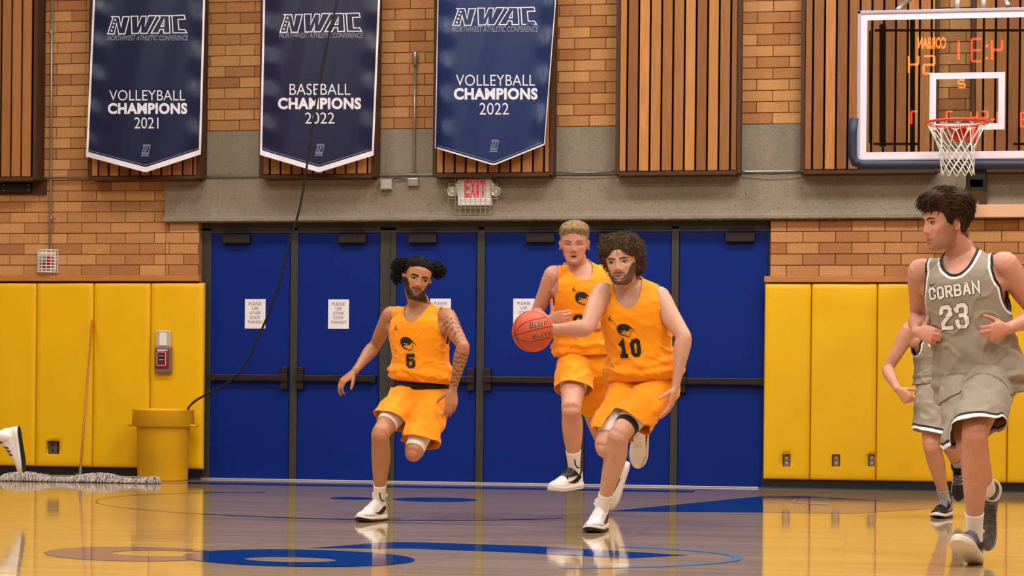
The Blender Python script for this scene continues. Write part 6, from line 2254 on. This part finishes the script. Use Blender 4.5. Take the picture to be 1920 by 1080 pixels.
P24 = dict(legbulk=1.14, bulk=1.04, label='person in gold number 24 jersey running upright behind the dribbler', s=1.05, D=13.65,
    hipL=(1128, 672, .0), hipR=(1080, 672, .0), shL=(1134, 514, .02), shR=(1038, 514, -.07),
    elL=(1160, 592, 1), wrL=(1138, 604, -1), elR=(1005, 590, 1), wrR=(1027, 600, -1),
    knL=(1106, 762, 1), anL=(1150, 879, 1), knR=(1071, 768, -1), anR=(1077, 889, 1), chest_tilt=(0, -.10, 0),
    hands=dict(L=dict(d=(-.6, -.75, -.1), t=(-.2, .1, 1), curl=(.9, 1.0, 1.0, 1.0)), R=dict(d=(.86, -.5, .15), t=(-.15, -.1, 1), curl=(.8, .9, .95, .95), thumb=-1, spread=.01)),
    footR=((-.60, -.80, -.05), (.0, -.05, 1)), footL=((-.30, .10, -.95), (-.90, -.36, .25)),
    head=dict(at=(1077, 456, -.12), yaw=-5, pitch=9, roll=0, scale=1.03, wide=1.10, closed=True, mouth=1.0, brow=.0185, browth=.0028), skin=(214, 156, 132), haircol=(150, 118, 82), browmat=H_BLOND, lip=(186, 108, 96),
    hair=dict(mask=mk_mask(HL_Y, [.064, .065, .060, .042, .012, .002, .010, -.012, -.045, -.055, -.055]), thick=lambda x, y, z: .003 + .016 * sstep(.04, .095, z), freq=55, rough=.35, mat=H_BLOND, n=1300, len=.022, curl=.18, wild=.45, rad=.0017, seed=2, flow=fl_fwd, lift=.40, zmin=.03, combed=True),
    jersey=dict(hem=.02, loose=.026, blouse=.012, fold=.010, seed=14, mat=M_GOLD, neck=.125,
                print=[('emblem', -.030, .372, .090), ('block', '24', -.024, .184, .080, .021, M_JBLK, .040, 0), ('star', -.085, .43, .015)]),
    shorts=dict(mat=M_GOLD, lenL=.33, lenR=.27, seed=8, width=1.02, notch=.02),
    compR=[(.35, .62, M_WCOMP, 'stretch_short')], shoes=SHOE_24)

P23 = dict(legbulk=1.14, bulk=1.06, label='person in grey number 23 jersey, head turned aside, running nearest the camera', s=1.03, D=10.15,
    hipL=(1862, 700, -.04), hipR=(1806, 706, .05), shL=(1884, 494, -.10), shR=(1725, 507, .09),
    elL=(1948, 592, 1), wrL=(1893, 615, -1), elR=(1722, 598, 1), wrR=(1718, 622, -1),
    knL=(1828, 812, -1), anL=(1827, 968, 1), knR=(1819, 844, -1), anR=(1856, 928, 1), ground=('L',), lift=.01,
    hands=dict(L=dict(d=(-.85, -.45, -.22), t=(-.35, -.15, .9), curl=(1.0, 1.1, 1.15, 1.15), thumb=.1, spread=.01), R=dict(d=(.50, -.80, -.18), t=(.15, .1, 1), curl=(.95, 1.05, 1.1, 1.15), thumb=-1, spread=.01)),
    footL=((-.42, -.82, .36), (.12, .36, .93)), footR=((-.08, -.12, -.99), (-.05, -.99, .12)),
    head=dict(at=(1774, 417, -.05), yaw=-76, pitch=6, roll=0, scale=1.08, brow=.018, browth=.003), skin=(212, 152, 128), haircol=(42, 30, 24), browmat=H_DBROWN, stubble=.35, iris=(50, 36, 28),
    hair=dict(mask=mk_mask(HL_Y, [.060, .062, .056, .036, -.006, -.006, .014, -.015, -.055, -.075, -.08]), thick=lambda x, y, z: .012 + .026 * sstep(.02, .09, z) + .012 * sstep(.0, -.06, y) * sstep(.05, .08, z), freq=26, rough=.28, mat=H_DBROWN, n=1500, len=.050, curl=.10, wild=.22, rad=.0022, seed=5, flow=fl_23, lift=.10, grav=.03, taper=.045, combed=True),
    jersey=dict(hem=-.115, loose=.028, fold=.013, seed=21, mat=M_GREYT, neck=.125, armbot=.285, dia=.6, hemdrop=(.02, 0),
                print=[('block', 'CORBAN', -.018, .378, .047, .0100, M_JWHT, .026, .0018), ('block', '23', -.028, .232, .098, .020, M_JWHT, .044, .0022), ('tick', -.120, .446, .018)]),
    shorts=dict(mat=M_GREYS, lenL=.40, lenR=.40, seed=11, width=.98, trim=True, notch=.05, tilt=.75), shoes=SHOE_23)

PG = dict(legbulk=1.06, label='person in grey jersey, crouching half hidden behind the grey number 23 player', s=.98, D=14.15,
    hipL=(1792, 722, .04), hipR=(1746, 724, -.02), shL=(1800, 606, .10), shR=(1705, 618, -.02),
    elL=(1838, 668, 1), wrL=(1836, 720, -1), elR=(1664, 692, 1), wrR=(1682, 729, -1),
    knL=(1776, 826, -1), anL=(1797, 874, 1), knR=(1746, 836, -1), anR=(1774, 925, 1), ground=('R',), chest_tilt=(0, -.3, 0),
    hands=dict(L=dict(d=(-.3, -.6, -.6), t=(-.6, .1, .5), curl=.9), R=dict(d=(.55, -.45, -.62), t=(.55, -.45, .55), curl=(1.2, 1.25, 1.3, 1.3), thumb=1.1, spread=0)),
    footR=((-.48, -.88, 0), (0, 0, 1)), footL=((.05, .15, -.97), (-.35, -.92, -.12)),
    head=dict(at=(1764, 566, -.16), yaw=-20, pitch=12, roll=0, scale=1.0, brow=.018, browth=.003), skin=(206, 148, 122), haircol=(60, 44, 32), browmat=H_DBROWN,
    hair=dict(mask=mk_mask(HL_Y, [.056, .058, .052, .036, .010, .0, .010, -.012, -.045, -.055, -.055]), thick=lambda x, y, z: .008 + .012 * sstep(.035, .085, z), freq=40, rough=.35, mat=H_DBROWN, n=300, len=.02, curl=.2, wild=.5, rad=.002, seed=6),
    jersey=dict(hem=.02, loose=.022, fold=.010, seed=31, mat=M_GREYT, neck=.125, armbot=.30,
                print=[('block', 'CORBAN', 0, .372, .062, .0105, M_JWHT, .030, .0016), ('block', '2', .0, .245, .095, .020, M_JWHT, .044, .0022)]),
    shorts=dict(mat=M_GREYS, lenL=.36, lenR=.36, seed=15, width=1.02, trim=True), shoes=SHOE_GB, vox=.0048)

PL = dict(label='person almost wholly outside the left edge, white shoe and sock kicked up', s=1.0, D=14.7,
    hipL=(-163, 704, -.09), hipR=(-163, 704, .09), shL=(-200, 562, -.19), shR=(-200, 562, .19),
    elL=(-160, 600, -1), wrL=(-200, 640, -1), elR=(-270, 610, 1), wrR=(-330, 590, 1),
    knL=(-94, 800, -1), anL=(15, 820, 1), knR=(-262, 800, 1), anR=(-238, 925, 1), ground=('R',), chest_tilt=(-.1, 0, 0),
    hands=dict(L=dict(d=(-.7, 0, -.6), t=(-.5, -.1, .8), curl=.8), R=dict(d=(-.9, 0, .3), t=(0, -.1, 1), curl=.8)),
    footL=((.14, .05, -1), (-1, 0, -.14)), footR=((-1, 0, 0), (0, 0, 1)),
    head=dict(at=(-222, 492, 0), yaw=-88, pitch=4, roll=0, scale=1.0, brow=.018, browth=.003), skin=(206, 150, 124), haircol=(60, 44, 32), browmat=H_DBROWN,
    hair=dict(mask=mk_mask(HL_Y, [.056, .058, .052, .036, .010, .0, .010, -.012, -.045, -.055, -.055]), thick=lambda x, y, z: .008 + .012 * sstep(.035, .085, z), freq=40, rough=.35, mat=H_DBROWN, n=300, len=.02, curl=.2, wild=.5, rad=.002, seed=8),
    jersey=dict(hem=.02, loose=.02, fold=.010, seed=41, mat=M_GOLD, print=[]),
    shorts=dict(mat=M_GOLD, lenL=.34, lenR=.34, seed=25, width=1.0), shoes=SHOE_L, vox=.0055)

PEOPLE = [P5, P10, P24, P23, PG, PL]
for sp in PEOPLE:
    for k in ('hipL', 'hipR', 'shL', 'shR'): pass
    if len(sp['head']['at']) == 2: sp['head']['at'] = sp['head']['at'] + (-.08,)
    person(sp)

# ------------------------------------------------------------------ the basketball
BALL_C = P(998.5, 621.5, 12.03)
BR = .1213
def ball():
    m_ = mat('orange_basketball_leather', (206, 84, 52), .5, spec=.4, var=.10, vscale=30, bump=.0007, bscale=700)
    b = empty('basketball', 'orange basketball with black seams under the hand of the dribbling player', 'ball', None, tuple(BALL_C))
    mb = MB()
    prof = [(BR * math.sin(math.pi * i / 48), -BR * math.cos(math.pi * i / 48)) for i in range(49)]
    mb.lathe(prof, (0, 0, 0), 64).build('leather', m_, b, True)
    dk = mat('black_ball_seam', (30, 16, 14), .6)
    # orientation as seen: u to the right, v up, w towards the camera
    u, v, w = A3(CR), A3(CU), -A3(FW)
    rot = math.radians(14)
    e1 = u * math.cos(rot) + v * math.sin(rot); e2 = -u * math.sin(rot) + v * math.cos(rot)
    def sph(a, b_): # a: along e1, b: along e2 on the visible half (in radii)
        c = math.sqrt(max(0.0, 1 - a * a - b_ * b_))
        return (e1 * a + e2 * b_ + w * c)
    sm = MB()
    def seam(dirs): sm.tube([Vector(nrm(q) * (BR + .0002)) for q in dirs], .0019, 6, False)
    seam([e1 * math.cos(t) + (e2 * .02 + w) * math.sin(t) for t in np.linspace(0, 2 * math.pi, 65)])
    seam([nrm(-e1 * .84 + e2 * .05 + w * .38) * math.cos(t) * .0 + (e2 * math.cos(t) + (w * .52 - e1 * .85) * math.sin(t)) for t in np.linspace(0, 2 * math.pi, 65)])
    for sg in (1, -1):
        seam([sph(a, sg * (.50 - .38 * math.exp(-((a + .95) / .42) ** 2))) for a in np.linspace(-.92, .78, 40)])
        seam([-sph(a, sg * (.50 - .38 * math.exp(-((a + .95) / .42) ** 2))) for a in np.linspace(-.92, .78, 40)])
    sm.build('seam', dk, b, True)
    for word, a0, a1, b0, b1, sh in (('Baden', -.10, .74, .13, .40, .25), ('ELITE', -.06, .86, -.37, -.22, .1)):
        for off, m2, lift in ((.045, mat('ball_print_gold', (232, 190, 130), .5), .0010), (.012, dk, .0016)):
            V2, F2, _ = text_poly(word, off, sh)
            V2, F2 = subdivide_flat(V2, F2, .12)
            V3 = [Vector(sph(a0 + (a1 - a0) * x_, b0 + (b1 - b0) * y_) * (BR + lift)) for x_, y_ in V2]
            mesh_obj('lettering', V3, F2, m2, b)
ball()
